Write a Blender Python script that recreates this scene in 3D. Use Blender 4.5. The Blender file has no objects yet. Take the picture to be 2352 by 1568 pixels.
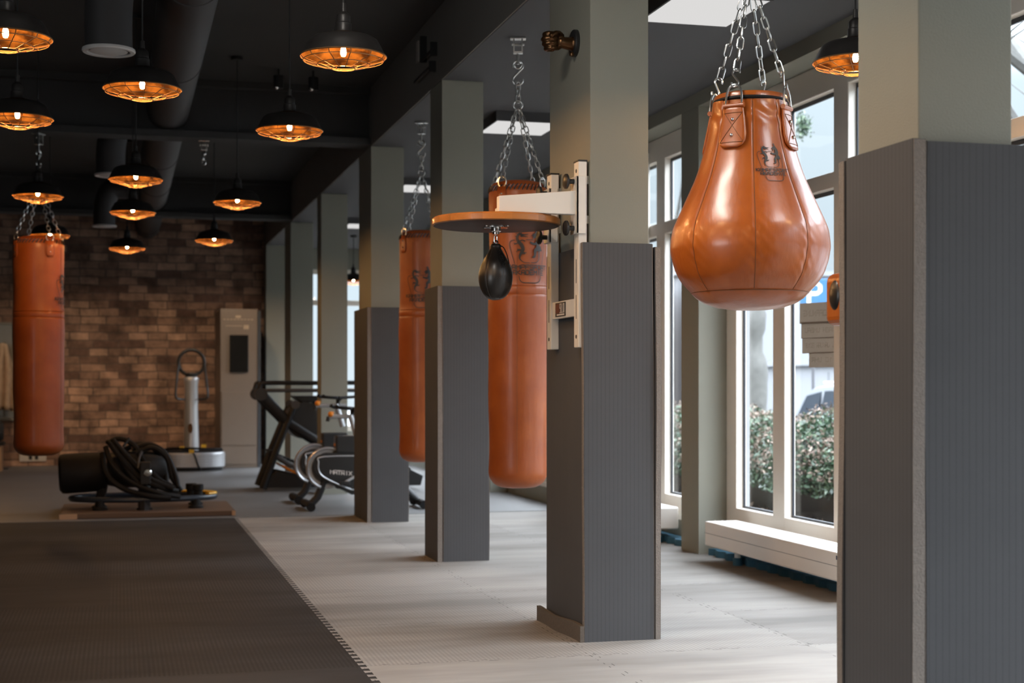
import bpy, math, random
from mathutils import Vector, Matrix
random.seed(7)
S = bpy.context.scene
COL = S.collection
PI = math.pi
sin, cos = math.sin, math.cos
R = math.radians

# ------------------------------------------------------------------ camera
cd = bpy.data.cameras.new('camera')
cam = bpy.data.objects.new('camera', cd); COL.objects.link(cam)
TH = math.atan2(900, 3430)
cam.location = (0, 0, 1.297); cam.rotation_euler = (PI/2, 0, -TH)
cd.sensor_width = 36; cd.lens = 3430/2352*36
cd.shift_y = 95/2352
cd.clip_end = 300
cd.dof.use_dof = True; cd.dof.focus_distance = 6.6; cd.dof.aperture_fstop = 3.2
S.camera = cam
# ------------------------------------------------------------------ colour management, sampling aids
vs = S.view_settings
S.display_settings.display_device = 'sRGB'
vs.view_transform = 'Standard'; vs.look = 'None'; vs.gamma = 1; vs.use_curve_mapping = False
vs.exposure = 0.0
cy = S.cycles
cy.use_denoising = True
cy.max_bounces = 10; cy.diffuse_bounces = 5; cy.glossy_bounces = 4; cy.transmission_bounces = 6
cy.transparent_max_bounces = 12
cy.sample_clamp_indirect = 6; cy.caustics_reflective = False; cy.caustics_refractive = False
# ------------------------------------------------------------------ sky: bright overcast, brighter towards the zenith
W = bpy.data.worlds.new('overcast sky'); S.world = W; W.use_nodes = True
wn, wl = W.node_tree.nodes, W.node_tree.links
wn.clear()
tc = wn.new('ShaderNodeTexCoord'); sx = wn.new('ShaderNodeSeparateXYZ'); wl.new(tc.outputs['Generated'], sx.inputs[0])
rp = wn.new('ShaderNodeValToRGB'); wl.new(sx.outputs['Z'], rp.inputs[0])
SKY = [(0.0, (.78, .90, .98)), (.10, (.75, .89, .98)), (.19, (.86, 1.02, 1.12)), (.46, (13.5, 14.7, 16.3)), (1.0, (14.5, 15.9, 17.6))]
el = rp.color_ramp.elements
while len(el) < len(SKY): el.new(.5)
for e, (p, c) in zip(el, SKY): e.position = p; e.color = (*c, 1)
bg = wn.new('ShaderNodeBackground'); wl.new(rp.outputs[0], bg.inputs[0]); bg.inputs[1].default_value = 1.0
wo = wn.new('ShaderNodeOutputWorld'); wl.new(bg.outputs[0], wo.inputs[0])
# ------------------------------------------------------------------ daylight portals in the window openings, lamps above / behind the frame, added fill lights
def area(name, loc, rot, sx_, sy_, energy, color=(1, 1, 1), portal=False):
    l = bpy.data.lights.new(name, 'AREA'); l.shape = 'RECTANGLE'; l.size = sx_; l.size_y = sy_; l.energy = energy; l.color = color
    if portal: l.cycles.is_portal = True
    o = bpy.data.objects.new(name, l); o.location = loc; o.rotation_euler = rot; COL.objects.link(o); return o
BAYS = [-2, -1, 0, 1, 2, 3, 4]
PER = 3.3
for k in BAYS:
    area('window_portal', (4.60, 9.12+PER*k, 1.8), (0, PI/2, 0), 3.2, 2.8, 1, portal=True)
area('side_fill_light', (-4.28, 2.0, 1.9), (0, -PI/2, 0), 2.0, 3.0, 105, (.96, .98, 1))  # area lamp added at the unseen side opening, lifts the passage-side pads
area('unseen_side_opening_portal', (-4.2, 2.0, 1.9), (0, -PI/2, 0), 2.2, 3.4, 1, portal=True)
WARM = (1.0, .56, .24)
BULB = 460.0
def lamp_light(x, y, k=1.0):
    l = bpy.data.lights.new('unseen_pendant_light', 'SPOT'); l.spot_size = R(156); l.spot_blend = .15; l.energy = BULB*.0113*PI*k; l.color = WARM; l.shadow_soft_size = .10
    o = bpy.data.objects.new('unseen_pendant_light', l); o.location = (x, y, 2.84); COL.objects.link(o)
for x, y in ((1.0, 4.9), (.1, 5.9), (1.0, 2.8), (-.6, 4.9), (.1, 3.7), (3.38, 4.3)): lamp_light(x, y)
for x, y in ((-2.0, 20.6), (-1.9, 18.9)): lamp_light(x, y, 2.0)  # added out of view on the left, stronger, to brighten the brick
PANEL = 7.0
area('unseen_panel_light', (3.23, 3.9, 3.42), (0, 0, 0), .56, .65, 2.6*PANEL*PI*.36, (.90, .96, 1))
area('unseen_panel_light', (.5, 5.2, 3.95), (0, 0, 0), .5, 1.1, 115, (1, .93, .84))  # unseen fixture added over the dark half, lights passage-side faces and bag highlight
for x in (-1.3, .1, 1.35):  # spots added out of sight behind the cross beam to brighten the brick
    l = bpy.data.lights.new('brick_fill_spot', 'SPOT'); l.spot_size = R(60); l.spot_blend = .9; l.energy = 120; l.color = (1, .77, .54); l.shadow_soft_size = .06
    o = bpy.data.objects.new('brick_fill_spot', l); o.location = (x, 21.3, 3.88); o.rotation_euler = (R(46), 0, 0); COL.objects.link(o)
area('unseen_panel_light', (3.23, -.1, 3.42), (0, 0, 0), .56, .65, PANEL*PI*.36, (1, .98, .95))

# ================================================================== helpers
def tag(o, label=None, cat=None, group=None, kind=None):
    if label: o['label'] = label
    if cat: o['category'] = cat
    if group: o['group'] = group
    if kind: o['kind'] = kind
    return o
def thing(name, label, cat, loc=(0, 0, 0), rz=0, group=None, kind=None):
    o = bpy.data.objects.new(name, None); COL.objects.link(o)
    o.location = loc; o.rotation_euler = (0, 0, rz); o.empty_display_size = .1
    return tag(o, label, cat, group, kind)
def copy_tree(o, parent=None):
    c = o.copy(); COL.objects.link(c)
    if parent is not None: c.parent = parent
    for ch in list(o.children): copy_tree(ch, c)
    return c

class MB:
    def __init__(s): s.v = []; s.f = []; s.sm = []
    def add(s, vs_, fs_, smooth=False):
        b = len(s.v); s.v += [tuple(x) for x in vs_]
        for f in fs_: s.f.append(tuple(b+i for i in f)); s.sm.append(smooth)
        return s
    def box(s, x0, y0, z0, x1, y1, z1):
        x0, x1 = min(x0, x1), max(x0, x1); y0, y1 = min(y0, y1), max(y0, y1); z0, z1 = min(z0, z1), max(z0, z1)
        return s.add([(x0, y0, z0), (x1, y0, z0), (x1, y1, z0), (x0, y1, z0), (x0, y0, z1), (x1, y0, z1), (x1, y1, z1), (x0, y1, z1)],
                     [(0, 3, 2, 1), (4, 5, 6, 7), (0, 1, 5, 4), (1, 2, 6, 5), (2, 3, 7, 6), (3, 0, 4, 7)])
    def lathe(s, prof, n=32, c=(0, 0, 0), axis='z', rf=None, cap=True):
        vs_ = []; fs_ = []
        for (r, z) in prof:
            for i in range(n):
                a = 2*PI*i/n; rr = r if rf is None else rf(r, z, a)
                p = (rr*cos(a), rr*sin(a), z)
                if axis == 'x': p = (p[2], p[0], p[1])
                if axis == 'y': p = (p[0], -p[2], p[1])
                vs_.append((p[0]+c[0], p[1]+c[1], p[2]+c[2]))
        for j in range(len(prof)-1):
            for i in range(n):
                fs_.append((j*n+i, j*n+(i+1) % n, (j+1)*n+(i+1) % n, (j+1)*n+i))
        if cap:
            if prof[0][0] > 1e-4: fs_.append(tuple(reversed(range(n))))
            if prof[-1][0] > 1e-4: fs_.append(tuple((len(prof)-1)*n+i for i in range(n)))
        return s.add(vs_, fs_, True)
    def tube(s, pts, r, n=8, closed=False, flat=1.0):
        pts = [Vector(p) for p in pts]; m = len(pts)
        rs = r if isinstance(r, (list, tuple)) else [r]*m
        tans = []
        for i in range(m):
            a = pts[(i-1) % m] if (closed or i > 0) else pts[i]
            b = pts[(i+1) % m] if (closed or i < m-1) else pts[i]
            t = (b-a); t = t.normalized() if t.length > 1e-9 else Vector((0, 0, 1)); tans.append(t)
        up = Vector((0, 0, 1)) if abs(tans[0].z) < .9 else Vector((0, 1, 0))
        nrm = (up - tans[0]*up.dot(tans[0])).normalized()
        vs_ = []; fs_ = []
        for i in range(m):
            if i > 0:
                q = tans[i-1].rotation_difference(tans[i]); nrm = (q @ nrm); nrm = (nrm - tans[i]*nrm.dot(tans[i])).normalized()
            bi = tans[i].cross(nrm)
            for k in range(n):
                a = 2*PI*k/n
                vs_.append(pts[i] + nrm*(rs[i]*cos(a)) + bi*(rs[i]*flat*sin(a)))
        for i in range(m if closed else m-1):
            j = (i+1) % m
            for k in range(n):
                fs_.append((i*n+k, i*n+(k+1) % n, j*n+(k+1) % n, j*n+k))
        if not closed:
            fs_.append(tuple(reversed(range(n)))); fs_.append(tuple((m-1)*n+k for k in range(n)))
        return s.add(vs_, fs_, True)
    def cyl(s, p0, p1, r0, r1=None, n=20): return s.tube([p0, p1], [r0, r0 if r1 is None else r1], n)
    def ball(s, c, r, n=16, sz=1.0):
        k = max(6, n//2)
        return s.lathe([(max(r*sin(PI*i/k), 1e-5), -r*sz*cos(PI*i/k)) for i in range(k+1)], n, c, cap=False)
    def prism(s, pts, h0, h1, plane='xy'):
        n = len(pts)
        def P(p, h): return {'xy': (p[0], p[1], h), 'xz': (p[0], h, p[1]), 'yz': (h, p[0], p[1])}[plane]
        return s.add([P(p, h0) for p in pts]+[P(p, h1) for p in pts],
                     [tuple(reversed(range(n))), tuple(range(n, 2*n))]+[(i, (i+1) % n, n+(i+1) % n, n+i) for i in range(n)])
    def xf(s, M, start=0):
        for i in range(start, len(s.v)): s.v[i] = tuple(M @ Vector(s.v[i]))
        return s
    def build(s, name, m, parent=None, bevel=0, split=38, loc=None, seg=2):
        me = bpy.data.meshes.new(name); me.from_pydata([tuple(v) for v in s.v], [], s.f); me.update()
        me.polygons.foreach_set('use_smooth', s.sm)
        bm_fix(me)
        me.materials.append(m)
        o = bpy.data.objects.new(name, me); COL.objects.link(o)
        if parent is not None: o.parent = parent
        if loc: o.location = loc
        if bevel:
            b = o.modifiers.new('bevel', 'BEVEL'); b.width = bevel; b.segments = seg; b.limit_method = 'ANGLE'; b.angle_limit = R(40)
        if any(s.sm) and split:
            e = o.modifiers.new('edges', 'EDGE_SPLIT'); e.split_angle = R(split)
        return o
import bmesh
def bm_fix(me):
    b = bmesh.new(); b.from_mesh(me); bmesh.ops.recalc_face_normals(b, faces=b.faces); b.to_mesh(me); b.free()
def arc(c, r, a0, a1, n, plane='xz', ry=None):
    ry = r if ry is None else ry; o = []
    for i in range(n+1):
        a = R(a0+(a1-a0)*i/n); p, q = r*cos(a), ry*sin(a)
        o.append({'xz': (c[0]+p, c[1], c[2]+q), 'xy': (c[0]+p, c[1]+q, c[2]), 'yz': (c[0], c[1]+p, c[2]+q)}[plane])
    return o
def smooth_path(pts, k=5):
    pts = [Vector(p) for p in pts]; out = []
    for i in range(len(pts)-1):
        p0 = pts[max(i-1, 0)]; p1 = pts[i]; p2 = pts[i+1]; p3 = pts[min(i+2, len(pts)-1)]
        for j in range(k):
            t = j/k; out.append(.5*((2*p1)+(p2-p0)*t+(2*p0-5*p1+4*p2-p3)*t*t+(3*p1-p0-3*p2+p3)*t**3))
    out.append(pts[-1]); return out
def link_pts(L, w):
    h = (L-w)/2; o = []
    for i in range(9): a = PI*i/8; o.append((w/2*cos(a), 0, h+w/2*sin(a)))
    for i in range(9): a = PI+PI*i/8; o.append((w/2*cos(a), 0, -h+w/2*sin(a)))
    return o
def chain(mb, p0, p1, L=.05, w=.027, wire=.0038, n=6, sag=0):
    p0, p1 = Vector(p0), Vector(p1); d = p1-p0; cnt = max(1, round(d.length/(L-2*wire))); t = d.normalized()
    up = Vector((0, 1, 0)) if abs(t.y) < .9 else Vector((1, 0, 0)); a = t.cross(up).normalized(); b = t.cross(a)
    for i in range(cnt):
        c = p0+d*((i+.5)/cnt); LL = d.length/cnt+2*wire*1.02
        ang = R(20+random.uniform(-12, 12)) + (PI/2 if i % 2 else 0)
        ux = a*cos(ang)+b*sin(ang); uy = t.cross(ux)
        mb.tube([c+ux*q[0]+t*q[2] for q in link_pts(LL, w)], wire, n, closed=True)
def s_hook(mb, c, h, r, wire):
    pts = [(c[0]+r*cos(R(a)), c[1], c[2]+h/2-r+r*sin(R(a))) for a in range(200, -46, -24)]
    pts += [(c[0]-r*cos(R(a)), c[1], c[2]-h/2+r+r*sin(R(a))) for a in range(44, -201, -24)]
    mb.tube(smooth_path(pts, 2), wire, 8)

# ================================================================== materials
MATS = {}
def nodes(name):
    m = bpy.data.materials.new(name); m.use_nodes = True; nt = m.node_tree; nt.nodes.clear()
    out = nt.nodes.new('ShaderNodeOutputMaterial'); b = nt.nodes.new('ShaderNodeBsdfPrincipled'); nt.links.new(b.outputs[0], out.inputs[0])
    MATS[name] = m
    return m, nt, b
def N(nt, t, **kw):
    n = nt.nodes.new(t)
    for k, v in kw.items():
        if k.startswith('i_'): n.inputs[k[2:]].default_value = v
        else: setattr(n, k, v)
    return n
def mth(nt, op, a, b=None, c=None):
    n = nt.nodes.new('ShaderNodeMath'); n.operation = op
    for i, x in enumerate((a, b, c)):
        if x is None: continue
        if isinstance(x, (int, float)): n.inputs[i].default_value = x
        else: nt.links.new(x, n.inputs[i])
    return n.outputs[0]
def mixc(nt, f, a, b, mode='MIX'):
    n = nt.nodes.new('ShaderNodeMix'); n.data_type = 'RGBA'; n.blend_type = mode
    for i, x in ((0, f), (6, a), (7, b)):
        if isinstance(x, (int, float)): n.inputs[i].default_value = x
        elif isinstance(x, tuple): n.inputs[i].default_value = (*x, 1)
        else: nt.links.new(x, n.inputs[i])
    return n.outputs[2]
def noise(nt, co, scale, detail=4, rough=.55):
    n = N(nt, 'ShaderNodeTexNoise'); n.inputs['Scale'].default_value = scale; n.inputs['Detail'].default_value = detail; n.inputs['Roughness'].default_value = rough
    nt.links.new(co, n.inputs['Vector']); return n.outputs[0]
def ramp(nt, f, stops):
    n = nt.nodes.new('ShaderNodeValToRGB'); nt.links.new(f, n.inputs[0]); e = n.color_ramp.elements
    while len(e) < len(stops): e.new(.5)
    for q, (p, c) in zip(e, stops): q.position = p; q.color = (*(c if isinstance(c, tuple) else (c, c, c)), 1)
    return n.outputs[0]
def bump(nt, b, h, strength, dist=.01):
    n = nt.nodes.new('ShaderNodeBump'); n.inputs['Strength'].default_value = strength; n.inputs['Distance'].default_value = dist
    nt.links.new(h, n.inputs['Height']); nt.links.new(n.outputs[0], b.inputs['Normal'])
def pos(nt): return nt.nodes.new('ShaderNodeNewGeometry').outputs['Position']
def obj_co(nt): return nt.nodes.new('ShaderNodeTexCoord').outputs['Object']
def mat(name, col, rough=.5, metal=0, var=.12, vs_=6, bs=0, bscale=80, spec=.5, coat=0):
    m, nt, b = nodes(name)
    co = obj_co(nt); f = noise(nt, co, vs_)
    lo = tuple(max(0, c*(1-var)) for c in col); hi = tuple(c*(1+var) for c in col)
    nt.links.new(mixc(nt, f, lo, hi), b.inputs['Base Color'])
    b.inputs['Roughness'].default_value = rough; b.inputs['Metallic'].default_value = metal
    b.inputs['Specular IOR Level'].default_value = spec; b.inputs['Coat Weight'].default_value = coat
    if bs: bump(nt, b, noise(nt, co, bscale), bs, .004)
    return m
PAINT = mat('grey green wall paint', (.255, .252, .208), .75, var=.05, vs_=2, bs=.25, bscale=160)
SLATE = mat('dark ceiling paint', (.080, .080, .083), .85, var=.06, vs_=2, bs=.2, bscale=90)
BLACKC = mat('black ceiling paint', (.044, .043, .042), .85, var=.15, vs_=1.5, bs=.3, bscale=40)
BEAMP = mat('dark beam paint', (.16, .15, .135), .85, var=.1, vs_=2)
DUCTM = mat('black duct paint', (.036, .034, .034), .6, var=.15, vs_=3)
STUCCO = mat('grey white stucco', (.24, .25, .26), .9, var=.06, vs_=30, bs=.5, bscale=120)
FRAMEW = mat('cream window frame', (.80, .75, .67), .35, var=.03)
RADW = mat('white radiator enamel', (.82, .78, .72), .35, var=.02)
GASK = mat('dark window gasket', (.03, .035, .045), .4)
CHROME = mat('zinc plated steel', (.62, .62, .60), .28, 1, var=.12, vs_=30)
CHROME2 = mat('bright nickel', (.75, .74, .72), .18, 1, var=.05)
WHITEM = mat('white powder coat', (.80, .77, .71), .38, var=.03)
BLACKP = mat('black plastic', (.018, .018, .018), .4, var=.2, coat=.1)
BLACKR = mat('black rubber', (.011, .0105, .0105), .62, var=.25, vs_=20, spec=.22)
BLACKS = mat('satin black steel', (.020, .020, .021), .45, var=.2, spec=.3)
DGREY = mat('dark grey plastic', (.07, .07, .075), .4, var=.12)
SILVER = mat('silver paint', (.60, .61, .63), .28, .55, var=.06)
ORANGEP = mat('orange plastic', (.85, .27, .015), .4, var=.05)
YELLOWP = mat('yellow plastic', (.75, .42, .02), .45, var=.05)
BRONZE = mat('aged bronze', (.115, .058, .025), .32, .85, var=.5, vs_=25, bs=.2, bscale=60)
INK = mat('faded black print', (.03, .025, .022), .45, var=.3, vs_=40)
FOAM = mat('cut foam edge', (.22, .19, .165), .95, var=.25, vs_=90, bs=.9, bscale=160)
CORD = mat('black cable', (.012, .012, .012), .7)
RED = mat('dark red print', (.11, .012, .014), .4)
WHITEP = mat('white print', (.75, .70, .66), .5)
SHADEO = mat('black enamel shade', (.022, .020, .019), .42, .2, var=.3, vs_=20)
BLUEF = mat('blue foam', (.045, .14, .21), .85, var=.1)
THREAD = mat('brown thread', (.16, .055, .015), .6)
def leather(name, c1, c2, rough=.33, coat=.15):
    m, nt, b = nodes(name); co = obj_co(nt)
    f = noise(nt, co, 5, 5); col = mixc(nt, ramp(nt, f, [(.3, 0.0), (.7, 1.0)]), c1, c2)
    nt.links.new(col, b.inputs['Base Color'])
    mp = N(nt, 'ShaderNodeMapping'); mp.inputs['Scale'].default_value = (1, 1, .25); nt.links.new(co, mp.inputs[0])
    w = noise(nt, mp.outputs[0], 16, 3); fine = noise(nt, co, 240, 2)
    h = mth(nt, 'ADD', mth(nt, 'MULTIPLY', w, 1.0), mth(nt, 'MULTIPLY', fine, .05))
    bump(nt, b, h, .28, .012)
    nt.links.new(mth(nt, 'ADD', mth(nt, 'MULTIPLY', noise(nt, co, 12), .22), rough-.11), b.inputs['Roughness'])
    b.inputs['Coat Weight'].default_value = coat; b.inputs['Coat Roughness'].default_value = .2
    return m
LEA = leather('tan orange leather', (.33, .070, .008), (.47, .116, .013), .36, .5)
LEA2 = leather('worn orange leather', (.30, .062, .010), (.40, .098, .017), .45)
LEAB = leather('black leather', (.010, .010, .010), (.020, .019, .018), .36)

def foam_pad(name, c):
    m, nt, b = nodes(name); p = obj_co(nt); s = N(nt, 'ShaderNodeSeparateXYZ'); nt.links.new(p, s.inputs[0])
    q = mth(nt, 'ADD', s.outputs[0], s.outputs[1])
    w = mth(nt, 'PINGPONG', mth(nt, 'MULTIPLY', q, 1/.022), .5)
    line = mth(nt, 'SMOOTH_MIN', mth(nt, 'MULTIPLY', w, 7.0), 1.0, .3)
    brk = noise(nt, p, 130, 2)
    lm = mth(nt, 'MAXIMUM', line, mth(nt, 'MULTIPLY', brk, 1.0))
    f = noise(nt, p, 3, 3)
    base = mixc(nt, f, tuple(x*.9 for x in c), tuple(x*1.1 for x in c))
    nt.links.new(mixc(nt, lm, tuple(x*.74 for x in c), base), b.inputs['Base Color'])
    b.inputs['Roughness'].default_value = .85; b.inputs['Specular IOR Level'].default_value = .3
    bump(nt, b, mth(nt, 'ADD', mth(nt, 'MULTIPLY', line, .4), mth(nt, 'MULTIPLY', noise(nt, p, 420, 2), .5)), .3, .0015)
    return m
PAD = foam_pad('charcoal ribbed foam', (.082, .083, .087))

def floor_mat(name, c, tilevar, wear, hi=.35, ribk=.42):
    m, nt, b = nodes(name); p = pos(nt); s = N(nt, 'ShaderNodeSeparateXYZ'); nt.links.new(p, s.inputs[0])
    X, Y = s.outputs[0], s.outputs[1]
    TX = mth(nt, 'MULTIPLY', mth(nt, 'ADD', X, -1.06), 1/1.12); TY = mth(nt, 'MULTIPLY', mth(nt, 'ADD', Y, -6.79), 1/1.12)
    cx, cyy = mth(nt, 'FLOOR', TX), mth(nt, 'FLOOR', TY)
    cmb = N(nt, 'ShaderNodeCombineXYZ'); nt.links.new(cx, cmb.inputs[0]); nt.links.new(cyy, cmb.inputs[1])
    wnz = N(nt, 'ShaderNodeTexWhiteNoise'); wnz.noise_dimensions = '2D'; nt.links.new(cmb.outputs[0], wnz.inputs['Vector'])
    # dashed interlocking seam: square-wave offset of the tile line
    def seam(T, U):
        sq = mth(nt, 'MULTIPLY', mth(nt, 'GREATER_THAN', mth(nt, 'FRACT', mth(nt, 'MULTIPLY', U, 12.0)), .5), .028)
        d = mth(nt, 'ABSOLUTE', mth(nt, 'SUBTRACT', mth(nt, 'FRACT', mth(nt, 'ADD', mth(nt, 'ADD', T, sq), .486)), .5))
        return mth(nt, 'LESS_THAN', d, .0022)
    sm = mth(nt, 'MAXIMUM', seam(TX, TY), seam(TY, TX))
    brk = mth(nt, 'GREATER_THAN', noise(nt, p, 6, 3), .5)
    sm = mth(nt, 'MULTIPLY', sm, brk)
    rib = mth(nt, 'PINGPONG', mth(nt, 'MULTIPLY', X, 1/.021), .5)
    ribm = mth(nt, 'MULTIPLY', mth(nt, 'GREATER_THAN', wnz.outputs[0], .10), mth(nt, 'GREATER_THAN', Y, 6.78))
    ribn = mth(nt, 'MULTIPLY', mth(nt, 'SUBTRACT', 1.0, mth(nt, 'MULTIPLY', rib, 2.0)), ribm)
    mp = N(nt, 'ShaderNodeMapping'); mp.inputs['Scale'].default_value = (.35, 1.3, 1); nt.links.new(p, mp.inputs[0])
    dirt = ramp(nt, noise(nt, mp.outputs[0], 1.1, 4, .6), [(.38, .0), (.60, 1.0)])
    base = mixc(nt, dirt, tuple(x*(1-wear) for x in c), tuple(x*(1+wear*hi) for x in c))
    tv = mth(nt, 'ADD', mth(nt, 'MULTIPLY', wnz.outputs[0], tilevar), 1-tilevar*.6)
    tcm = N(nt, 'ShaderNodeCombineXYZ'); [nt.links.new(tv, tcm.inputs[i]) for i in range(3)]
    base = mixc(nt, 1.0, base, tcm.outputs[0], 'MULTIPLY')
    base = mixc(nt, mth(nt, 'MULTIPLY', ribn, ribk), base, tuple(x*.45 for x in c))
    base = mixc(nt, mth(nt, 'MULTIPLY', sm, .8), base, (.02, .017, .015))
    nt.links.new(base, b.inputs['Base Color'])
    b.inputs['Roughness'].default_value = .72; b.inputs['Specular IOR Level'].default_value = .22
    h = mth(nt, 'ADD', mth(nt, 'MULTIPLY', mth(nt, 'SUBTRACT', 1.0, ribn), .5), mth(nt, 'MULTIPLY', noise(nt, p, 300, 2), .25))
    bump(nt, b, h, .35, .002)
    return m
LIGHTMAT = floor_mat('light grey mat foam', (.325, .302, .275), .22, .32)
DARKMAT = floor_mat('dark mat foam', (.0262, .0254, .0252), .45, .40, 1.5, .75)
RUBBER = mat('grey rubber floor', (.14, .137, .135), .5, var=.18, vs_=1.2, bs=.2, bscale=200)
ASPH = mat('grey paving', (.16, .16, .16), .9, var=.12, vs_=3, bs=.4, bscale=60)

def brick():
    m, nt, b = nodes('old mixed brick'); p = pos(nt); s = N(nt, 'ShaderNodeSeparateXYZ'); nt.links.new(p, s.inputs[0])
    c = N(nt, 'ShaderNodeCombineXYZ'); nt.links.new(s.outputs[0], c.inputs[0]); nt.links.new(s.outputs[2], c.inputs[1])
    wob = N(nt, 'ShaderNodeVectorMath'); wob.operation = 'ADD'
    nz = N(nt, 'ShaderNodeTexNoise'); nz.inputs['Scale'].default_value = 2.2; nt.links.new(p, nz.inputs['Vector'])
    sc = N(nt, 'ShaderNodeVectorMath'); sc.operation = 'SCALE'; sc.inputs['Scale'].default_value = .05; nt.links.new(nz.outputs[1], sc.inputs[0])
    nt.links.new(c.outputs[0], wob.inputs[0]); nt.links.new(sc.outputs[0], wob.inputs[1])
    bt = N(nt, 'ShaderNodeTexBrick'); nt.links.new(wob.outputs[0], bt.inputs['Vector'])
    bt.inputs['Scale'].default_value = 1; bt.inputs['Brick Width'].default_value = .30; bt.inputs['Row Height'].default_value = .125
    bt.inputs['Mortar Size'].default_value = .010; bt.inputs['Mortar Smooth'].default_value = .3; bt.inputs['Bias'].default_value = -.05
    bt.inputs['Color1'].default_value = (.15, .080, .056, 1); bt.inputs['Color2'].default_value = (.50, .30, .20, 1); bt.inputs['Mortar'].default_value = (.15, .10, .075, 1)
    bt.offset_frequency = 2; bt.squash = 1.3; bt.squash_frequency = 3
    blot = ramp(nt, noise(nt, p, 3.5, 5, .65), [(.35, .45), (.68, 1.35)])
    nt.links.new(mixc(nt, 1.0, bt.outputs['Color'], blot, 'MULTIPLY'), b.inputs['Base Color'])
    b.inputs['Roughness'].default_value = .85
    bump(nt, b, mth(nt, 'ADD', mth(nt, 'MULTIPLY', mth(nt, 'SUBTRACT', 1.0, bt.outputs['Fac']), 1.0), mth(nt, 'MULTIPLY', noise(nt, p, 40), .4)), .6, .02)
    return m
BRICK = brick()
def wood(name, c1, c2, scale=(1, 14, 14), rough=.4, coat=.2, slabs=0):
    m, nt, b = nodes(name); co = obj_co(nt); mp = N(nt, 'ShaderNodeMapping'); mp.inputs['Scale'].default_value = scale; nt.links.new(co, mp.inputs[0])
    f = noise(nt, mp.outputs[0], 4, 6, .6); col = mixc(nt, f, c1, c2)
    if slabs:
        s = N(nt, 'ShaderNodeSeparateXYZ'); nt.links.new(co, s.inputs[0])
        fx = mth(nt, 'FLOOR', mth(nt, 'MULTIPLY', s.outputs[0], slabs)); fy = mth(nt, 'FLOOR', mth(nt, 'MULTIPLY', s.outputs[1], slabs*1.6))
        c = N(nt, 'ShaderNodeCombineXYZ'); nt.links.new(fx, c.inputs[0]); nt.links.new(fy, c.inputs[1])
        w = N(nt, 'ShaderNodeTexWhiteNoise'); w.noise_dimensions = '2D'; nt.links.new(c.outputs[0], w.inputs['Vector'])
        v = mth(nt, 'ADD', mth(nt, 'MULTIPLY', w.outputs[0], .6), .7); k = N(nt, 'ShaderNodeCombineXYZ'); [nt.links.new(v, k.inputs[i]) for i in range(3)]
        col = mixc(nt, 1.0, col, k.outputs[0], 'MULTIPLY')
    nt.links.new(col, b.inputs['Base Color']); b.inputs['Roughness'].default_value = rough; b.inputs['Coat Weight'].default_value = coat
    return m
BOARDW = wood('varnished beech', (.36, .115, .022), (.55, .22, .05), (2, 12, 12), .35, .35, slabs=7)
PLANKW = wood('brown board', (.075, .040, .022), (.14, .08, .045), (1, 10, 10), .6, 0)
PALEW = wood('pale wood', (.42, .25, .14), (.52, .33, .2), (1, 1, 8), .6, 0)
SHADYW = wood('underside shade brown', (.030, .016, .012), (.048, .026, .018), (2, 12, 12), .5, 0)  # board wood darkened, the shade under the board put into its colour
def copper():
    m, nt, b = nodes('patinated copper lining'); co = obj_co(nt)
    mp = N(nt, 'ShaderNodeMapping'); mp.inputs['Scale'].default_value = (11, 11, 22); nt.links.new(co, mp.inputs[0])
    f = ramp(nt, noise(nt, mp.outputs[0], 1.0, 5, .62), [(.40, 0.0), (.60, 1.0)])
    nt.links.new(mixc(nt, f, (.0065, .0023, .0006), (.052, .0225, .0048)), b.inputs['Base Color'])
    b.inputs['Roughness'].default_value = .55; b.inputs['Specular IOR Level'].default_value = .02
    return m
COPPER = copper()
WIREM = mat('copper wire', (.30, .15, .06), .4, .6, var=.2)
def emit(name, c, s):
    m = bpy.data.materials.new(name); m.use_nodes = True; nt = m.node_tree; nt.nodes.clear()
    o = nt.nodes.new('ShaderNodeOutputMaterial'); e = nt.nodes.new('ShaderNodeEmission'); e.inputs[0].default_value = (*c, 1); e.inputs[1].default_value = s
    nt.links.new(e.outputs[0], o.inputs[0]); return m
BULBM = emit('lit filament bulb', WARM, BULB*4.2)
LEDM = emit('lit ceiling panel', (1, .985, .97), .72)
def glass(name, tint=(1, 1, 1), refl=.08):
    m = bpy.data.materials.new(name); m.use_nodes = True; nt = m.node_tree; nt.nodes.clear()
    o = nt.nodes.new('ShaderNodeOutputMaterial'); t = nt.nodes.new('ShaderNodeBsdfTransparent'); t.inputs[0].default_value = (*tint, 1)
    g = nt.nodes.new('ShaderNodeBsdfGlossy'); g.inputs['Roughness'].default_value = .02
    lw = nt.nodes.new('ShaderNodeLayerWeight'); lw.inputs[0].default_value = .5
    fr = mth(nt, 'ADD', mth(nt, 'MULTIPLY', mth(nt, 'POWER', lw.outputs['Facing'], 5.0), .6), .012)
    mx = nt.nodes.new('ShaderNodeMixShader'); nt.links.new(fr, mx.inputs[0]); nt.links.new(t.outputs[0], mx.inputs[1]); nt.links.new(g.outputs[0], mx.inputs[2])
    nt.links.new(mx.outputs[0], o.inputs[0]); return m
GLASS = glass('window glass', (.985, .995, 1.0))
BULBGL = glass('clear bulb glass', (1, .93, .80))
DARKGL = mat('dark car glass', (.012, .017, .024), .3, 0, spec=.12)
SCREEN = mat('black screen', (.006, .006, .006), .2)

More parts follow.
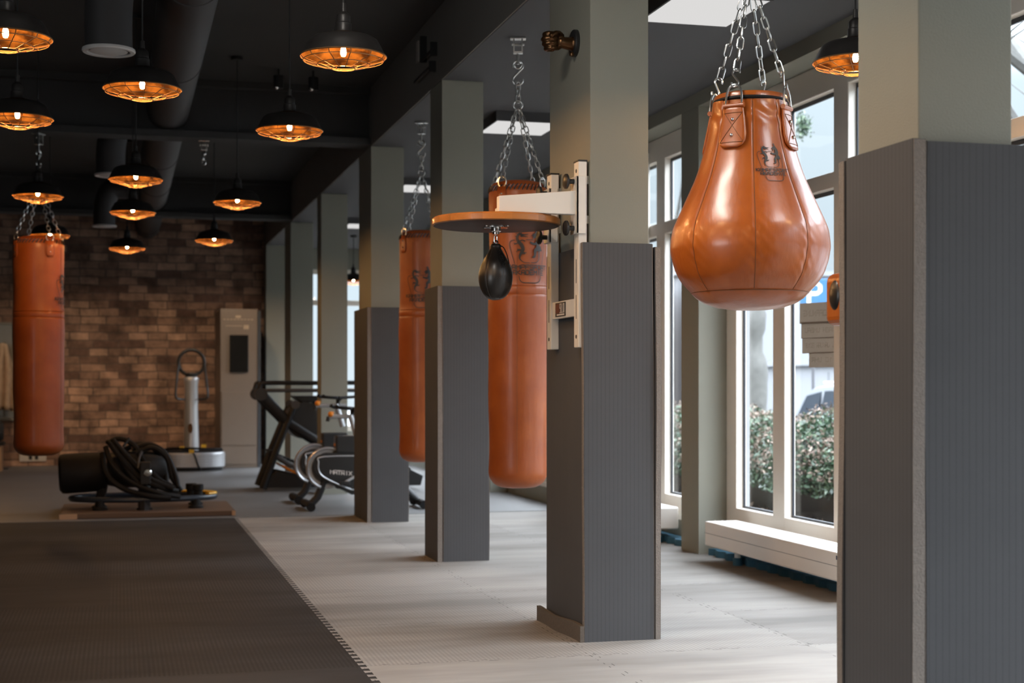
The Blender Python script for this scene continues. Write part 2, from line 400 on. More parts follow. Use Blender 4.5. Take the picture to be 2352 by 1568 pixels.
# ================================================================== setting
def struct(name, mb, m, label=None, cat=None, bevel=0):
    o = mb.build(name, m, bevel=bevel); return tag(o, label, cat or name.split('_')[0], None, 'structure')
YB = 24.5
struct('floor', MB().box(-4.3, -2.8, -.2, 4.56, YB+.1, -.026), RUBBER, 'bare screed floor under the foam mats', 'floor')
struct('floor_rear', MB().box(-4.3, 14.6, -.026, 4.5, YB, 0), RUBBER, 'grey rubber flooring beyond the foam mats', 'floor')
struct('ceiling_left', MB().box(-4.3, -2.8, 4.05, 2.27, YB+.1, 4.2), BLACKC, 'black painted ceiling of the dark half', 'ceiling')
struct('ceiling_right', MB().box(2.6, -2.8, 3.5, 4.56, YB+.1, 4.2), SLATE, 'dark grey ceiling of the window bays', 'ceiling')
struct('beam_long', MB().box(2.275, -2.8, 3.5, 2.6, YB+.1, 4.2), SLATE, 'long downstand beam above the row of columns', 'beam')
struct('beam_face', MB().box(2.262, -2.8, 3.503, 2.275, YB+.1, 4.05), BEAMP, 'dark painted side of the long beam', 'beam')
struct('wall_left', MB().box(-4.4, -2.8, -.2, -4.3, .4, 4.2).box(-4.4, 3.6, -.2, -4.3, YB+.1, 4.2).box(-4.4, .4, -.2, -4.3, 3.6, .9).box(-4.4, .4, 2.95, -4.3, 3.6, 4.2), BLACKC, 'dark side wall out of view', 'wall')
struct('wall_rear', MB().box(-4.3, YB, -.2, 2.262, YB+.2, 4.05), BRICK, 'old brown brick wall at the far end', 'wall')
struct('wall_rear_bay', MB().box(2.262, YB, -.2, 2.86, YB+.2, 3.5).box(4.32, YB, -.2, 4.65, YB+.2, 3.5).box(2.86, YB, -.2, 4.32, YB+.2, .5).box(2.86, YB, 3.16, 4.32, YB+.2, 3.5), PAINT, 'grey end wall of the window bays', 'wall')
area('rear_window_portal', (3.59, YB+.25, 1.83), (-PI/2, 0, 0), 1.46, 2.66, 1, portal=True)
fw = MB()
fw.box(-4.4, -2.9, -.2, 4.56, -2.8, 4.2)
struct('wall_front', fw, PAINT, 'grey wall behind the camera', 'wall')
# wall under and over the windows, pilasters outside
wr = MB()
wr.box(4.46, -2.8, -.2, 4.56, YB, .2)
wr.box(4.24, -2.8, 3.395, 4.65, YB+.1, 4.2)
struct('wall_right', wr, PAINT, 'lintel and low wall of the window side', 'wall')
ext = MB()
pil = [10.59+PER*k for k in range(-3, 5)]
for y in pil: ext.box(4.56, y-.02, -.4, 4.65, y+.38, 3.395)
ext.box(4.56, -2.8, -.4, 4.65, YB, .18)
struct('wall_exterior', ext, STUCCO, 'white stucco piers outside between the windows', 'wall')
for i, y in enumerate(pil):
    if y > 24: continue
    o = struct('pillar', MB().box(4.24, y, -.026, 4.56, y+.36, 3.395), PAINT, None, 'pillar', .004)
    o['label'] = ['grey pillar behind the camera between the windows', 'grey pillar nearest the camera between the windows', 'grey window pillar hidden behind the padded column', 'grey green wall pillar left of the tall window by the radiator', 'grey window pillar in line with the bikes, fourth from the brick wall', 'grey window pillar third from the brick wall', 'grey window pillar second from the brick wall', 'grey window pillar next to the brick wall'][i]
# cross beams with flanges
for y in (13.95, 20.6, 27.2):
    if y > YB: continue
    mb = MB(); mb.box(-4.3, y-.14, 3.52, 2.262, y+.14, 3.58); mb.box(-4.3, y-.04, 3.58, 2.262, y+.04, 4.05); mb.box(-4.3, y-.14, 3.99, 2.262, y+.14, 4.05)
    struct('ceiling_beam', mb, BLACKC, 'black steel cross beam ' + ('carrying the left punching bag' if y < 15 else 'near the brick wall'), 'beam')

# ---- columns (painted) and their foam pads
COLS = [(2.262, 3.93, .31, .37), (2.285, 7.16, .31, .73), (2.262, 10.63, .31, .42), (2.258, 13.78, .31, .72), (2.262, 17.38, .31, .35), (2.262, 20.6, .31, .75), (2.262, 24.15, .31, .35)]
cn = ['nearest column at the picture edge', 'column carrying the speed bag platform', 'third column from the camera', 'fourth column from the camera beside the exercise bikes', 'slim unpadded column behind the bikes', 'deep unpadded column near the far end', 'column against the brick wall']
for (x, y, w, d), l in zip(COLS, cn):
    struct('column', MB().box(x, y, -.026, x+w, y+d, 3.5), PAINT, 'grey green painted ' + l, 'column', .004)
def pad(label, x0, y0, x1, y1, z1=2.0, front=None, warp=.004):
    """a 2 m foam mat standing against a column; a foam edge strip on its long sides"""
    t = thing('wall_pad', label, 'foam pad', ((x0+x1)/2, (y0+y1)/2, 0), 0, 'foam pads on the columns')
    w, d = x1-x0, y1-y0; thin_x = w < d
    nz = 24; mb = MB(); ed = MB()
    ph = random.uniform(0, 6)
    def off(z): return warp*(sin(z*2.3+ph)+.5*sin(z*5.1+ph*2))
    e = .0035
    for part, mbx in (('skin', mb), ('edge', ed)):
        rows = []
        for i in range(nz+1):
            z = z1*i/nz; o_ = off(z)
            if thin_x: q = [(-w/2, -d/2+e+o_), (w/2, -d/2+e+o_), (w/2, d/2-e+o_), (-w/2, d/2-e+o_)] if part == 'skin' else [(-w/2+.002, -d/2+o_), (w/2-.002, -d/2+o_), (w/2-.002, d/2+o_), (-w/2+.002, d/2+o_)]
            else: q = [(-w/2+e+o_, -d/2), (w/2-e+o_, -d/2), (w/2-e+o_, d/2), (-w/2+e+o_, d/2)] if part == 'skin' else [(-w/2+o_, -d/2+.002), (w/2+o_, -d/2+.002), (w/2+o_, d/2-.002), (-w/2+o_, d/2-.002)]
            rows.append([(a, b, z + (0 if part == 'skin' else (-.002 if i == nz else 0))) for a, b in q])
        v = [p for r_ in rows for p in r_]; f = []
        for i in range(nz):
            for k in range(4): f.append((i*4+k, i*4+(k+1) % 4, (i+1)*4+(k+1) % 4, (i+1)*4+k))
        f += [(0, 3, 2, 1), tuple(nz*4+k for k in range(4))]
        mbx.add(v, f)
    mb.build('pad_cover', PAD, t); ed.build('foam_edge', FOAM, t)
    return t
pad('foam pad facing the camera on the nearest column', 2.262, 3.890, 2.645, 3.926)
pad('foam pad on the passage side of the nearest column, its cut edge showing', 2.218, 3.886, 2.2605, 4.302, 2.005)
pad('foam pad on the back of the nearest column, only its cut edge showing', 2.214, 4.304, 2.60, 4.342, 2.0)
pad('foam pad facing the camera below the speed bag mount', 2.238, 7.125, 2.612, 7.157)
pad('dark foam pad behind the white rails of the speed bag mount', 2.270, 7.160, 2.2845, 7.905, 1.99, warp=.0)
pad('foam pad on the window side of the column with the speed bag', 2.618, 7.118, 2.648, 7.88, 1.985, warp=.008)
pad('foam pad facing the camera on the third column', 2.2605, 10.592, 2.606, 10.627)
pad('foam pad on the dark side of the third column', 2.222, 10.592, 2.2595, 11.06)
pad('foam pad facing the camera on the column beside the bikes', 2.2565, 13.742, 2.606, 13.777)
pad('foam pad on the dark side of the column beside the bikes', 2.218, 13.743, 2.2555, 14.55)
# narrow foam offcut on the floor
mb = MB(); v = []; f = []
n = 24
for i in range(n+1):
    t = i/n; y = 7.125+.735*t; x = 2.222-.022*t + .006*sin(t*9); h = .072+.010*sin(t*5+1)+.012*t
    v += [(x, y, 0), (x+.022, y, 0), (x+.022, y, h), (x, y, h)]
for i in range(n):
    for k in range(4): f.append((i*4+k, i*4+(k+1) % 4, (i+1)*4+(k+1) % 4, (i+1)*4+k))
f += [(0, 3, 2, 1), tuple(n*4+k for k in range(4))]
tag(mb.add(v, f).build('foam_strip', mat('tan foam', (.125, .102, .082), .95, var=.25, vs_=60, bs=.6, bscale=160)), 'narrow tan foam offcut leaning along the foot of the padded column', 'foam strip')

# ---- interlocking floor mats: the toothed joint runs along x = 1.06
def teeth(y0, y1, xa=1.06, pitch=.0935, dep=.032):
    pts = []; y = y0
    while y < y1-pitch:
        a, b, c_, d_ = y, y+pitch*.32, y+pitch*.30, y+pitch*.78
        pts += [(xa, y), (xa, b), (xa+dep, b-.007), (xa+dep, d_+.007-.0), (xa, d_)]
        y += pitch
    pts.append((xa, y1)); return pts
tp = teeth(-2.7, 14.55)
mb = MB(); mb.prism([(-4.2, -2.7)]+tp+[(-4.2, 14.55)], -.026, 0); tag(mb.build('floor_mat', DARKMAT), 'dark brown black interlocking foam mats with toothed edge', 'floor mat')
mb = MB(); mb.prism([(4.44, 14.55), (4.44, -2.7)][::-1]+[(4.44, 14.55)][:0]+list(reversed(tp)), -.026, 0)
tag(mb.build('floor_mat', LIGHTMAT), 'light grey interlocking foam mats under the columns', 'floor mat')

# ================================================================== windows
def window(k, idx):
    dy = PER*k
    lab = {-2: 'window nearest to the camera side, out of view', -1: 'window seen past the right edge of the nearest column', 0: 'tall window above the long white radiator', 1: 'window with tilt handle left of the pear shaped bag', 2: 'window between the second and third column', 3: 'narrow slit of window behind the fourth column', 4: 'farthest window by the brick wall'}[k]
    t = thing('window_%d' % idx, 'cream framed ' + lab, 'window', (4.5, 9.12+dy, 0), 0, None, 'structure')
    Y = lambda y: y-9.12
    fr = MB(); gk = MB()
    V = [(10.40, 10.585), (9.56, 9.75), (8.62, 8.82), (7.655, 7.80)]
    H = [(.2, .36), (2.56, 2.665), (3.2, 3.394)]
    for a, b in V: fr.box(-.035, Y(a), .2, .05, Y(b), 3.394)
    for a, b in H: fr.box(-.034, Y(7.66), a, .049, Y(10.58), b)
    for a, b in H[:1]: fr.box(-.05, Y(7.66), a-.03, .0, Y(10.58), a+.02)
    panes = []
    for (y0, y1) in ((9.75, 10.40), (8.82, 9.56), (7.80, 8.62)):
        for (z0, z1) in ((.36, 2.56), (2.665, 3.2)):
            panes.append((y0, y1, z0, z1)); g = .016
            gk.box(.022, Y(y0), z0, .036, Y(y0)+g, z1); gk.box(.022, Y(y1)-g, z0, .036, Y(y1), z1)
            gk.box(.022, Y(y0)+g, z0, .036, Y(y1)-g, z0+g); gk.box(.022, Y(y0)+g, z1-g*1.6, .036, Y(y1)-g, z1)
    if k == 1:   # opening sash with fittings
        fr.box(-.07, Y(8.98), .30, -.035, Y(9.07), 3.30); fr.box(-.07, Y(9.55), .30, -.035, Y(9.64), 3.30)
        for z0, z1 in ((.27, .42), (2.50, 2.72), (3.15, 3.30)): fr.box(-.069, Y(9.07), z0, -.035, Y(9.55), z1)
    fr.build('window_frame', FRAMEW, t, .006); gk.build('gasket', GASK, t)
    for (y0, y1, z0, z1) in panes: MB().box(.026, Y(y0)+.004, z0+.004, .031, Y(y1)-.004, z1-.004).build('pane', GLASS, t)
    if k in (1,):
        h = MB(); h.box(-.10, Y(9.10), 2.60, -.069, Y(9.14), 2.63); h.tube([(-.105, Y(9.12), 2.62), (-.105, Y(9.3), 2.60)], .010, 8)
        h.build('handle', DGREY, t)
        h = MB(); h.tube([(-.085, Y(9.0), 3.33), (-.085, Y(9.5), 3.33)], .012, 8); h.build('tilt_rod', DGREY, t)
        MB().box(-.12, Y(8.985), .25, -.085, Y(9.02), 3.34).build('sash_post', RADW, t)
    if k == 0 or k == -1:
        g = MB()
        for y0, y1 in ((9.78, 10.38), (8.84, 9.54), (7.82, 8.6)): g.box(-.041, Y(y0), .125, -.036, Y(y1), .172)
        g.build('slot', BLACKP, t)
    return t
for i, k in enumerate(BAYS): window(k, i+1)
t = thing('window_8', 'window in the far end wall seen between the farthest columns', 'window', (3.59, YB+.08, .5), 0, None, 'structure')
b = MB()
for x in (-.73, -.05, .65): b.box(x, -.03, 0, x+.08, .04, 2.66)
for z in (0, 2.07, 2.58): b.box(-.729, -.029, z, .729, .039, z+.09)
b.build('window_frame', FRAMEW, t, .004)
for x0, x1 in ((-.65, -.05), (.03, .65)):
    for z0, z1 in ((.09, 2.07), (2.16, 2.58)): MB().box(x0, .0, z0, x1, .005, z1).build('pane', GLASS, t)

# ---- radiators
def radiator(loc, L, label):
    t = thing('radiator', label, 'radiator', loc)
    b = MB(); b.prism([(-.13, .115), (.13, .115), (.13, .292), (-.13, .292)], 0, L, 'xz'); o = b.build('casing', RADW, t, .012)
    b = MB()
    for i in range(60): y = .03+i*(L-.06)/60; b.box(-.10, y, .2925, .10, y+.006, .2945)
    for x in (-.06, 0, .06): b.box(x-.004, .02, .2925, x+.004, L-.02, .2955)
    b.build('top_grille', RADW, t)
    MB().box(-.1315, .0, .207, -.1295, L, .2095).build('front_joint', DGREY, t)
    for y in (.12, L-.3):
        b = MB(); b.cyl((.0, y, .03), (.0, y, .12), .022); o = b.build('leg', RADW, t)
        b = MB(); b.cyl((.0, y, 0), (.0, y, .055), .034); b.build('foot', BLUEF, o)
    MB().box(-.1325, .03, .248, -.130, .062, .272).build('badge', mat('navy badge', (.03, .05, .10), .4), t)
    return t
radiator((4.245, 8.03, 0), 2.13, 'long low white radiator under the tall window behind the pear bag')
radiator((4.245, 11.35, 0), 2.13, 'white radiator end showing right of the speed bag column')
# blue wavy foam underlay strips under the radiators
def underlay(y0, y1, label):
    pts = [(4.42, y0)]; n = 60
    for i in range(n+1):
        y = y0+(y1-y0)*i/n; pts.append((4.30+.015*(1 if int(i/2) % 2 else -1), y))
    pts.append((4.42, y1))
    tag(MB().prism(pts[::-1], 0, .05).build('foam_underlay', BLUEF), label, 'foam strip')
underlay(7.75, 10.5, 'blue wavy foam strip on the floor under the long radiator')
underlay(11.0, 13.6, 'blue foam strip under the radiator by the speed bag column')

# ---- taped paper on the glass
PAPER = mat('brown grey taped paper', (.36, .32, .28), .85, var=.12, vs_=14)
nt = PAPER.node_tree; tl = nt.nodes.new('ShaderNodeBsdfTranslucent'); tl.inputs[0].default_value = (.34, .295, .25, 1); mx = nt.nodes.new('ShaderNodeMixShader'); mx.inputs[0].default_value = .55
pb = [q for q in nt.nodes if q.type == 'BSDF_PRINCIPLED'][0]; po = [q for q in nt.nodes if q.type == 'OUTPUT_MATERIAL'][0]
nt.links.new(pb.outputs[0], mx.inputs[1]); nt.links.new(tl.outputs[0], mx.inputs[2]); nt.links.new(mx.outputs[0], po.inputs[0])
PTEXT = mat('faint show through print', (.30, .27, .24), .85)
nt = PTEXT.node_tree; tl = nt.nodes.new('ShaderNodeBsdfTransparent'); mx = nt.nodes.new('ShaderNodeMixShader'); mx.inputs[0].default_value = .78
pb = [q for q in nt.nodes if q.type == 'BSDF_PRINCIPLED'][0]; po = [q for q in nt.nodes if q.type == 'OUTPUT_MATERIAL'][0]
nt.links.new(pb.outputs[0], mx.inputs[1]); nt.links.new(tl.outputs[0], mx.inputs[2]); nt.links.new(mx.outputs[0], po.inputs[0])
STROKES = {
 'K': [[(0, 0), (0, 1)], [(.95, 1), (.1, .5), (1, 0)]], 'A': [[(0, 0), (0, .75), (.25, 1), (1, 1), (1, 0)], [(0, .42), (1, .42)]],
 'M': [[(0, 0), (0, 1), (.5, .45), (1, 1), (1, 0)]], 'P': [[(0, 0), (0, 1), (1, 1), (1, .42), (0, .42)]], 'F': [[(0, 0), (0, 1), (1, 1)], [(0, .5), (.8, .5)]],
 'S': [[(1, 1), (0, 1), (0, .52), (1, .52), (1, 0), (0, 0)]], 'O': [[(0, 0), (0, 1), (1, 1), (1, 0), (0, 0)]], 'R': [[(0, 0), (0, 1), (1, 1), (1, .45), (0, .45)], [(.5, .45), (1, 0)]],
 'T': [[(0, 1), (1, 1)], [(.5, 1), (.5, 0)]], 'D': [[(0, 0), (0, 1), (.75, 1), (1, .75), (1, .25), (.75, 0), (0, 0)]], 'E': [[(1, 1), (0, 1), (0, 0), (1, 0)], [(0, .5), (.85, .5)]],
 'I': [[(.5, 0), (.5, 1)]], 'X': [[(0, 0), (1, 1)], [(0, 1), (1, 0)]], 'L': [[(0, 1), (0, 0), (1, 0)]], 'J': [[(1, 1), (1, 0), (0, 0), (0, .3)]], 'N': [[(0, 0), (0, 1), (1, 0), (1, 1)]],
 'U': [[(0, 1), (0, 0), (1, 0), (1, 1)]], 'B': [[(0, 0), (0, 1), (.9, 1), (.9, .55), (0, .55)], [(.9, .55), (1, .5), (1, 0), (0, 0)]], 'C': [[(1, 1), (0, 1), (0, 0), (1, 0)]], 'H': [[(0, 0), (0, 1)], [(1, 0), (1, 1)], [(0, .5), (1, .5)]],
 'G': [[(1, 1), (0, 1), (0, 0), (1, 0), (1, .5), (.55, .5)]], '9': [[(1, .5), (0, .5), (0, 1), (1, 1), (1, 0), (0, 0)]],
 '2': [[(0, 1), (1, 1), (1, .5), (0, .5), (0, 0), (1, 0)]], '0': [[(0, 0), (0, 1), (1, 1), (1, 0), (0, 0)]], '5': [[(1, 1), (0, 1), (0, .55), (1, .55), (1, 0), (0, 0)]], '1': [[(.5, 0), (.5, 1), (.2, .8)]], '.': [[(.4, 0), (.6, 0)]], ' ': [],
}
def text_strokes(s, x0, x1, y0, y1, w):
    """letters of S laid across x0..x1, as strokes [(x, y, width)...]"""
    n = len(s); cell = (x1-x0)/n; out = []
    for i, ch in enumerate(s):
        for st in STROKES.get(ch, []):
            out.append([(x0+cell*(i+.10+.76*p[0]), y0+(y1-y0)*p[1], w) for p in st])
    return out
def stroke_mesh(mb, strokes, fmap, step=.02):
    """thin ribbons following STROKES in a plane, each point mapped onto a surface by fmap(x, y)"""
    for st in strokes:
        pts = []
        for a, b in zip(st, st[1:]):
            L = math.hypot(b[0]-a[0], b[1]-a[1]); n = max(1, int(L/step))
            for i in range(n): t = i/n; pts.append(tuple(a[j]+(b[j]-a[j])*t for j in range(3)))
        pts.append(st[-1])
        def disc(p):
            k = 8; vs_ = [fmap(p[0], p[1])]+[fmap(p[0]+p[2]/2*cos(2*PI*i/k), p[1]+p[2]/2*sin(2*PI*i/k)) for i in range(k)]
            mb.add(vs_, [(0, 1+i, 1+(i+1) % k) for i in range(k)])
        v = []
        for i, p in enumerate(pts):
            a = pts[max(i-1, 0)]; b = pts[min(i+1, len(pts)-1)]; dx, dy = b[0]-a[0], b[1]-a[1]; L = math.hypot(dx, dy) or 1
            nx, ny = -dy/L*p[2]/2, dx/L*p[2]/2
            v += [fmap(p[0]+nx, p[1]+ny), fmap(p[0]-nx, p[1]-ny)]
        mb.add(v, [(2*i, 2*i+1, 2*i+3, 2*i+2) for i in range(len(pts)-1)])
        disc(pts[0]); disc(pts[-1])
        for p in pts[1:-1:1]:
            if p[2] > .03: disc(p)
def sheet(y0, y1, z0, z1, rot, label, txt, dx=0):
    t = thing('paper_sheet', label, 'paper', (4.520-dx, (y0+y1)/2, (z0+z1)/2)); t.rotation_euler = (R(rot), 0, 0)
    h, w = (z1-z0)/2, (y1-y0)/2
    MB().box(-.0008, -w, -h, .0008, w, h).build('sheet', PAPER, t)
    if txt:
        mb = MB(); st = text_strokes(txt, -w*.8, w*.8, -h*.25, h*.25, .010)
        stroke_mesh(mb, st, lambda x, y: (-.0014, x, y)); mb.build('print', PTEXT, t)
sheet(8.87, 9.43, 1.695, 1.835, 1.5, 'topmost brown grey paper taped crookedly inside the window', 'EROFFNUNG', 0)
sheet(8.835, 9.40, 1.594, 1.706, 1.2, 'second brown grey paper from the top on the window pane', 'NACH UMBAU', .003)
sheet(8.83, 9.39, 1.496, 1.602, .4, 'third brown grey paper on the window pane, above the smallest', '5. JANUAR 2019', 0)
sheet(8.90, 9.28, 1.40, 1.502, .3, 'lowest and smallest brown grey paper on the window pane', '10 UHR', .003)

# ================================================================== ceiling panels
def panel(y, label):
    t = thing('ceiling_panel', label, 'ceiling light', (3.23, y, 3.42), 0, 'square lit ceiling panels')
    b = MB(); w, d = .285, .33
    b.box(-w, -d, 0, -w+.012, d, .08); b.box(w-.012, -d, 0, w, d, .08); b.box(-w+.012, -d, 0, w-.012, -d+.012, .08); b.box(-w+.012, d-.012, 0, w-.012, d, .08)
    b.box(-w+.012, -d+.012, .03, w-.012, d-.012, .08)
    b.build('housing', SLATE, t)
    MB().box(-w+.012, -d+.012, .004, w-.012, d-.012, .02).build('diffuser', LEDM, t)
for y, l in ((7.99, 'large bright square ceiling panel above the pear bag'), (12.05, 'bright ceiling panel behind the chains of the middle punching bag'), (16.1, 'small bright ceiling panel behind the chains of the bag at the fourth column'), (20.15, 'smallest and farthest bright ceiling panel')):
    panel(y, l)

# ================================================================== pendant lamps
def make_lamp():
    t = thing('pendant_lamp', '', 'lamp', (0, 0, 0), 0, 'industrial cage pendant lamps')
    prof = [(.200, 0), (.197, .004), (.178, .044), (.160, .076), (.138, .090), (.098, .100), (.062, .108), (.043, .114), (.038, .124), (.038, .155), (.033, .16), (.033, .19), (.026, .20), (.014, .21), (.012, .25)]
    o = MB().lathe(prof, 40, cap=False).build('shade', SHADEO, t)
    inner = [(r-.003, z+.001) for r, z in prof[:8]]+[(.02, .113)]
    MB().lathe(inner, 40, cap=False).build('lining', COPPER, o)
    b = MB(); b.lathe([(.201, -.003), (.204, .0), (.201, .004), (.197, .0), (.201, -.003)], 40, cap=False); b.build('rim', WIREM, t)
    b = MB()
    for i in range(12):
        a = 2*PI*i/12
        b.tube([(.199*cos(a), .199*sin(a), 0), (.188*cos(a), .188*sin(a), -.016), (.055*cos(a), .055*sin(a), -.056)], .0022, 5)
    for r, z in ((.055, -.056), (.188, -.018), (.122, -.037)): b.tube([(r*cos(2*PI*i/28), r*sin(2*PI*i/28), z) for i in range(28)], .0022, 5, closed=True)
    b.build('cage', WIREM, t)
    b = MB(); b.cyl((0, 0, .065), (0, 0, .112), .024); b.build('socket', BLACKP, t)
    b = MB(); b.lathe([(.0004, -.0)] + [(.030*sin(PI*i/10)+.0004, .030-.030*cos(PI*i/10)) for i in range(1, 8)] + [(.014, .075), (.013, .085)], 20, (0, 0, -.012)); b.build('bulb', BULBGL, t)
    b = MB(); b.lathe([(.0004, .012), (.008, .014), (.013, .024), (.014, .036), (.010, .052), (.006, .06), (.0004, .062)], 14, (0, 0, -.012)); b.build('filament', BULBM, t)
    b = MB(); b.cyl((0, 0, .25), (0, 0, 1.22), .005, n=6); b.build('cord', CORD, t)
    b = MB(); b.lathe([(.05, 1.20), (.05, 1.225), (.0, 1.23)], 16); b.build('ceiling_rose', CORD, t)
    return t
LAMPS = [
 (1.009, 6.95, 'largest cage pendant lamp at the top centre of the dark ceiling'),
 (.990, 9.07, 'cage pendant lamp left of the long beam, below the largest one'),
 (.957, 12.79, 'cage pendant lamp below the first cross beam, alone above the tall cabinet side'),
 (.973, 16.26, 'cage pendant lamp in front of the brick wall, right one of the lowest pair'),
 (.111, 7.98, 'large cage pendant lamp beside the round ceiling vent'),
 (.114, 11.53, 'cage pendant lamp just under the first cross beam, topmost of three stacked ones'),
 (.109, 13.78, 'middle one of three stacked cage pendant lamps'),
 (.076, 17.46, 'lowest of the three stacked cage pendant lamps, before the brick'),
 (-.490, 6.95, 'cage pendant lamp cut off by the upper left corner'),
 (-.573, 9.05, 'cage pendant lamp at the left edge, above the hanging punching bag chain'),
 (-.649, 12.76, 'cage pendant lamp crossed by the chain of the left punching bag'),
 (-.700, 16.12, 'cage pendant lamp peeking out behind the top of the left punching bag'),
 (3.38, 6.45, 'cage pendant lamp half hidden by the nearest column, before the window'),
 (3.374, 22.2, 'tiny orange cage pendant lamp far down the window side')]
base = None
for x, y, l in LAMPS:
    o = make_lamp() if base is None else copy_tree(base)
    base = base or o
    o.location = (x, y, 2.82); o['label'] = l; o.rotation_euler = (0, 0, random.uniform(0, .5))
    if x > 3:
        for ch in o.children:
            if ch.name.startswith('cord') or ch.name.startswith('ceiling_rose'): ch.location = (0, 0, 0); ch.scale = (1, 1, .53 if ch.name.startswith('cord') else 1); ch.location.z = (.25*.47 if ch.name.startswith('cord') else -.55)

# ================================================================== printed emblem shared by the bags
def E2(x, y): return ((x-590)/900, (700-y)/900)
def S2(pts): return [(*E2(p[0], p[1]), p[2]/900) for p in pts]
def curve2(pts, k=4):
    q = smooth_path([(p[0], p[1], p[2]) for p in pts], k); return S2([(v.x, v.y, v.z) for v in q])
EMB = []
for c in ([(300, 398, 14), (240, 408, 15), (200, 450, 15), (200, 530, 15), (235, 660, 14), (300, 862, 13)], [(925, 405, 12), (962, 450, 13), (966, 510, 13), (950, 640, 13), (908, 862, 13)],
          [(385, 1105, 14), (400, 1180, 15), (450, 1232, 16), (530, 1240, 16), (740, 1240, 16), (820, 1215, 15), (858, 1160, 15), (866, 1090, 13)],
          [(640, 842, 16), (740, 836, 14), (800, 800, 17), (826, 730, 20), (824, 640, 24)], [(470, 832, 12), (520, 842, 12), (600, 842, 11)], [(530, 390, 12), (700, 390, 12)],
          # dragon
          [(575, 280, 10), (500, 292, 20), (440, 290, 40), (395, 280, 46), (360, 310, 50), (350, 375, 52), (375, 430, 62), (430, 490, 72), (462, 560, 70), (450, 620, 62), (415, 680, 52), (398, 730, 36), (412, 785, 24), (470, 832, 12)],
          [(430, 320, 34), (490, 322, 20), (560, 335, 10)], [(400, 265, 22), (380, 225, 8)], [(365, 290, 22), (320, 262, 8)], [(350, 340, 20), (305, 320, 8)], [(430, 260, 18), (450, 232, 6)],
          [(400, 420, 26), (455, 400, 20), (512, 416, 14)], [(470, 405, 12), (500, 435, 8)], [(380, 445, 28), (330, 470, 22), (285, 458, 12)], [(330, 470, 14), (292, 490, 8)],
          [(430, 600, 36), (375, 590, 30), (335, 630, 14)], [(375, 590, 18), (352, 572, 8)], [(430, 660, 36), (490, 655, 28), (535, 645, 12)], [(490, 655, 16), (512, 678, 8)],
          # lion
          [(735, 180, 46), (752, 230, 46), (775, 290, 70), (800, 350, 96), (808, 430, 100), (795, 500, 76), (790, 560, 92)], [(770, 290, 80), (715, 285, 60), (668, 305, 34)], [(720, 320, 60), (690, 350, 34)],
          [(780, 400, 60), (745, 460, 48), (690, 465, 44), (632, 450, 40), (625, 430, 22)], [(780, 560, 80), (730, 600, 66), (725, 660, 52), (712, 715, 48), (680, 730, 44)],
          [(800, 560, 70), (850, 570, 66), (885, 590, 36)], [(850, 520, 40), (870, 560, 36)], [(826, 600, 40), (832, 640, 24)]):
    EMB.append(curve2(c) if len(c) > 2 else S2(c))
def T2(s, x0, x1, y0, y1, w):
    a, b = E2(x0, y1), E2(x1, y0); return text_strokes(s, a[0], b[0], a[1], b[1], w/900)
EMB += T2('KAMPFSPORT', 140, 1060, 890, 970, 19) + T2('AKADEMIE', 250, 950, 995, 1078, 19)
def emblem(parent, rfun, ang, zc, width, flip=1):
    """print the emblem on a surface of revolution rfun(z); front is -Y, ang measured towards +X"""
    mb = MB()
    def fm(x, y):
        z = zc+y*width; r = rfun(z)+.0010; a = ang+x*width/rfun(zc)
        return (r*sin(a), -r*cos(a), z)
    stroke_mesh(mb, EMB, fm, .03)
    return mb.build('printed_emblem', INK, parent)

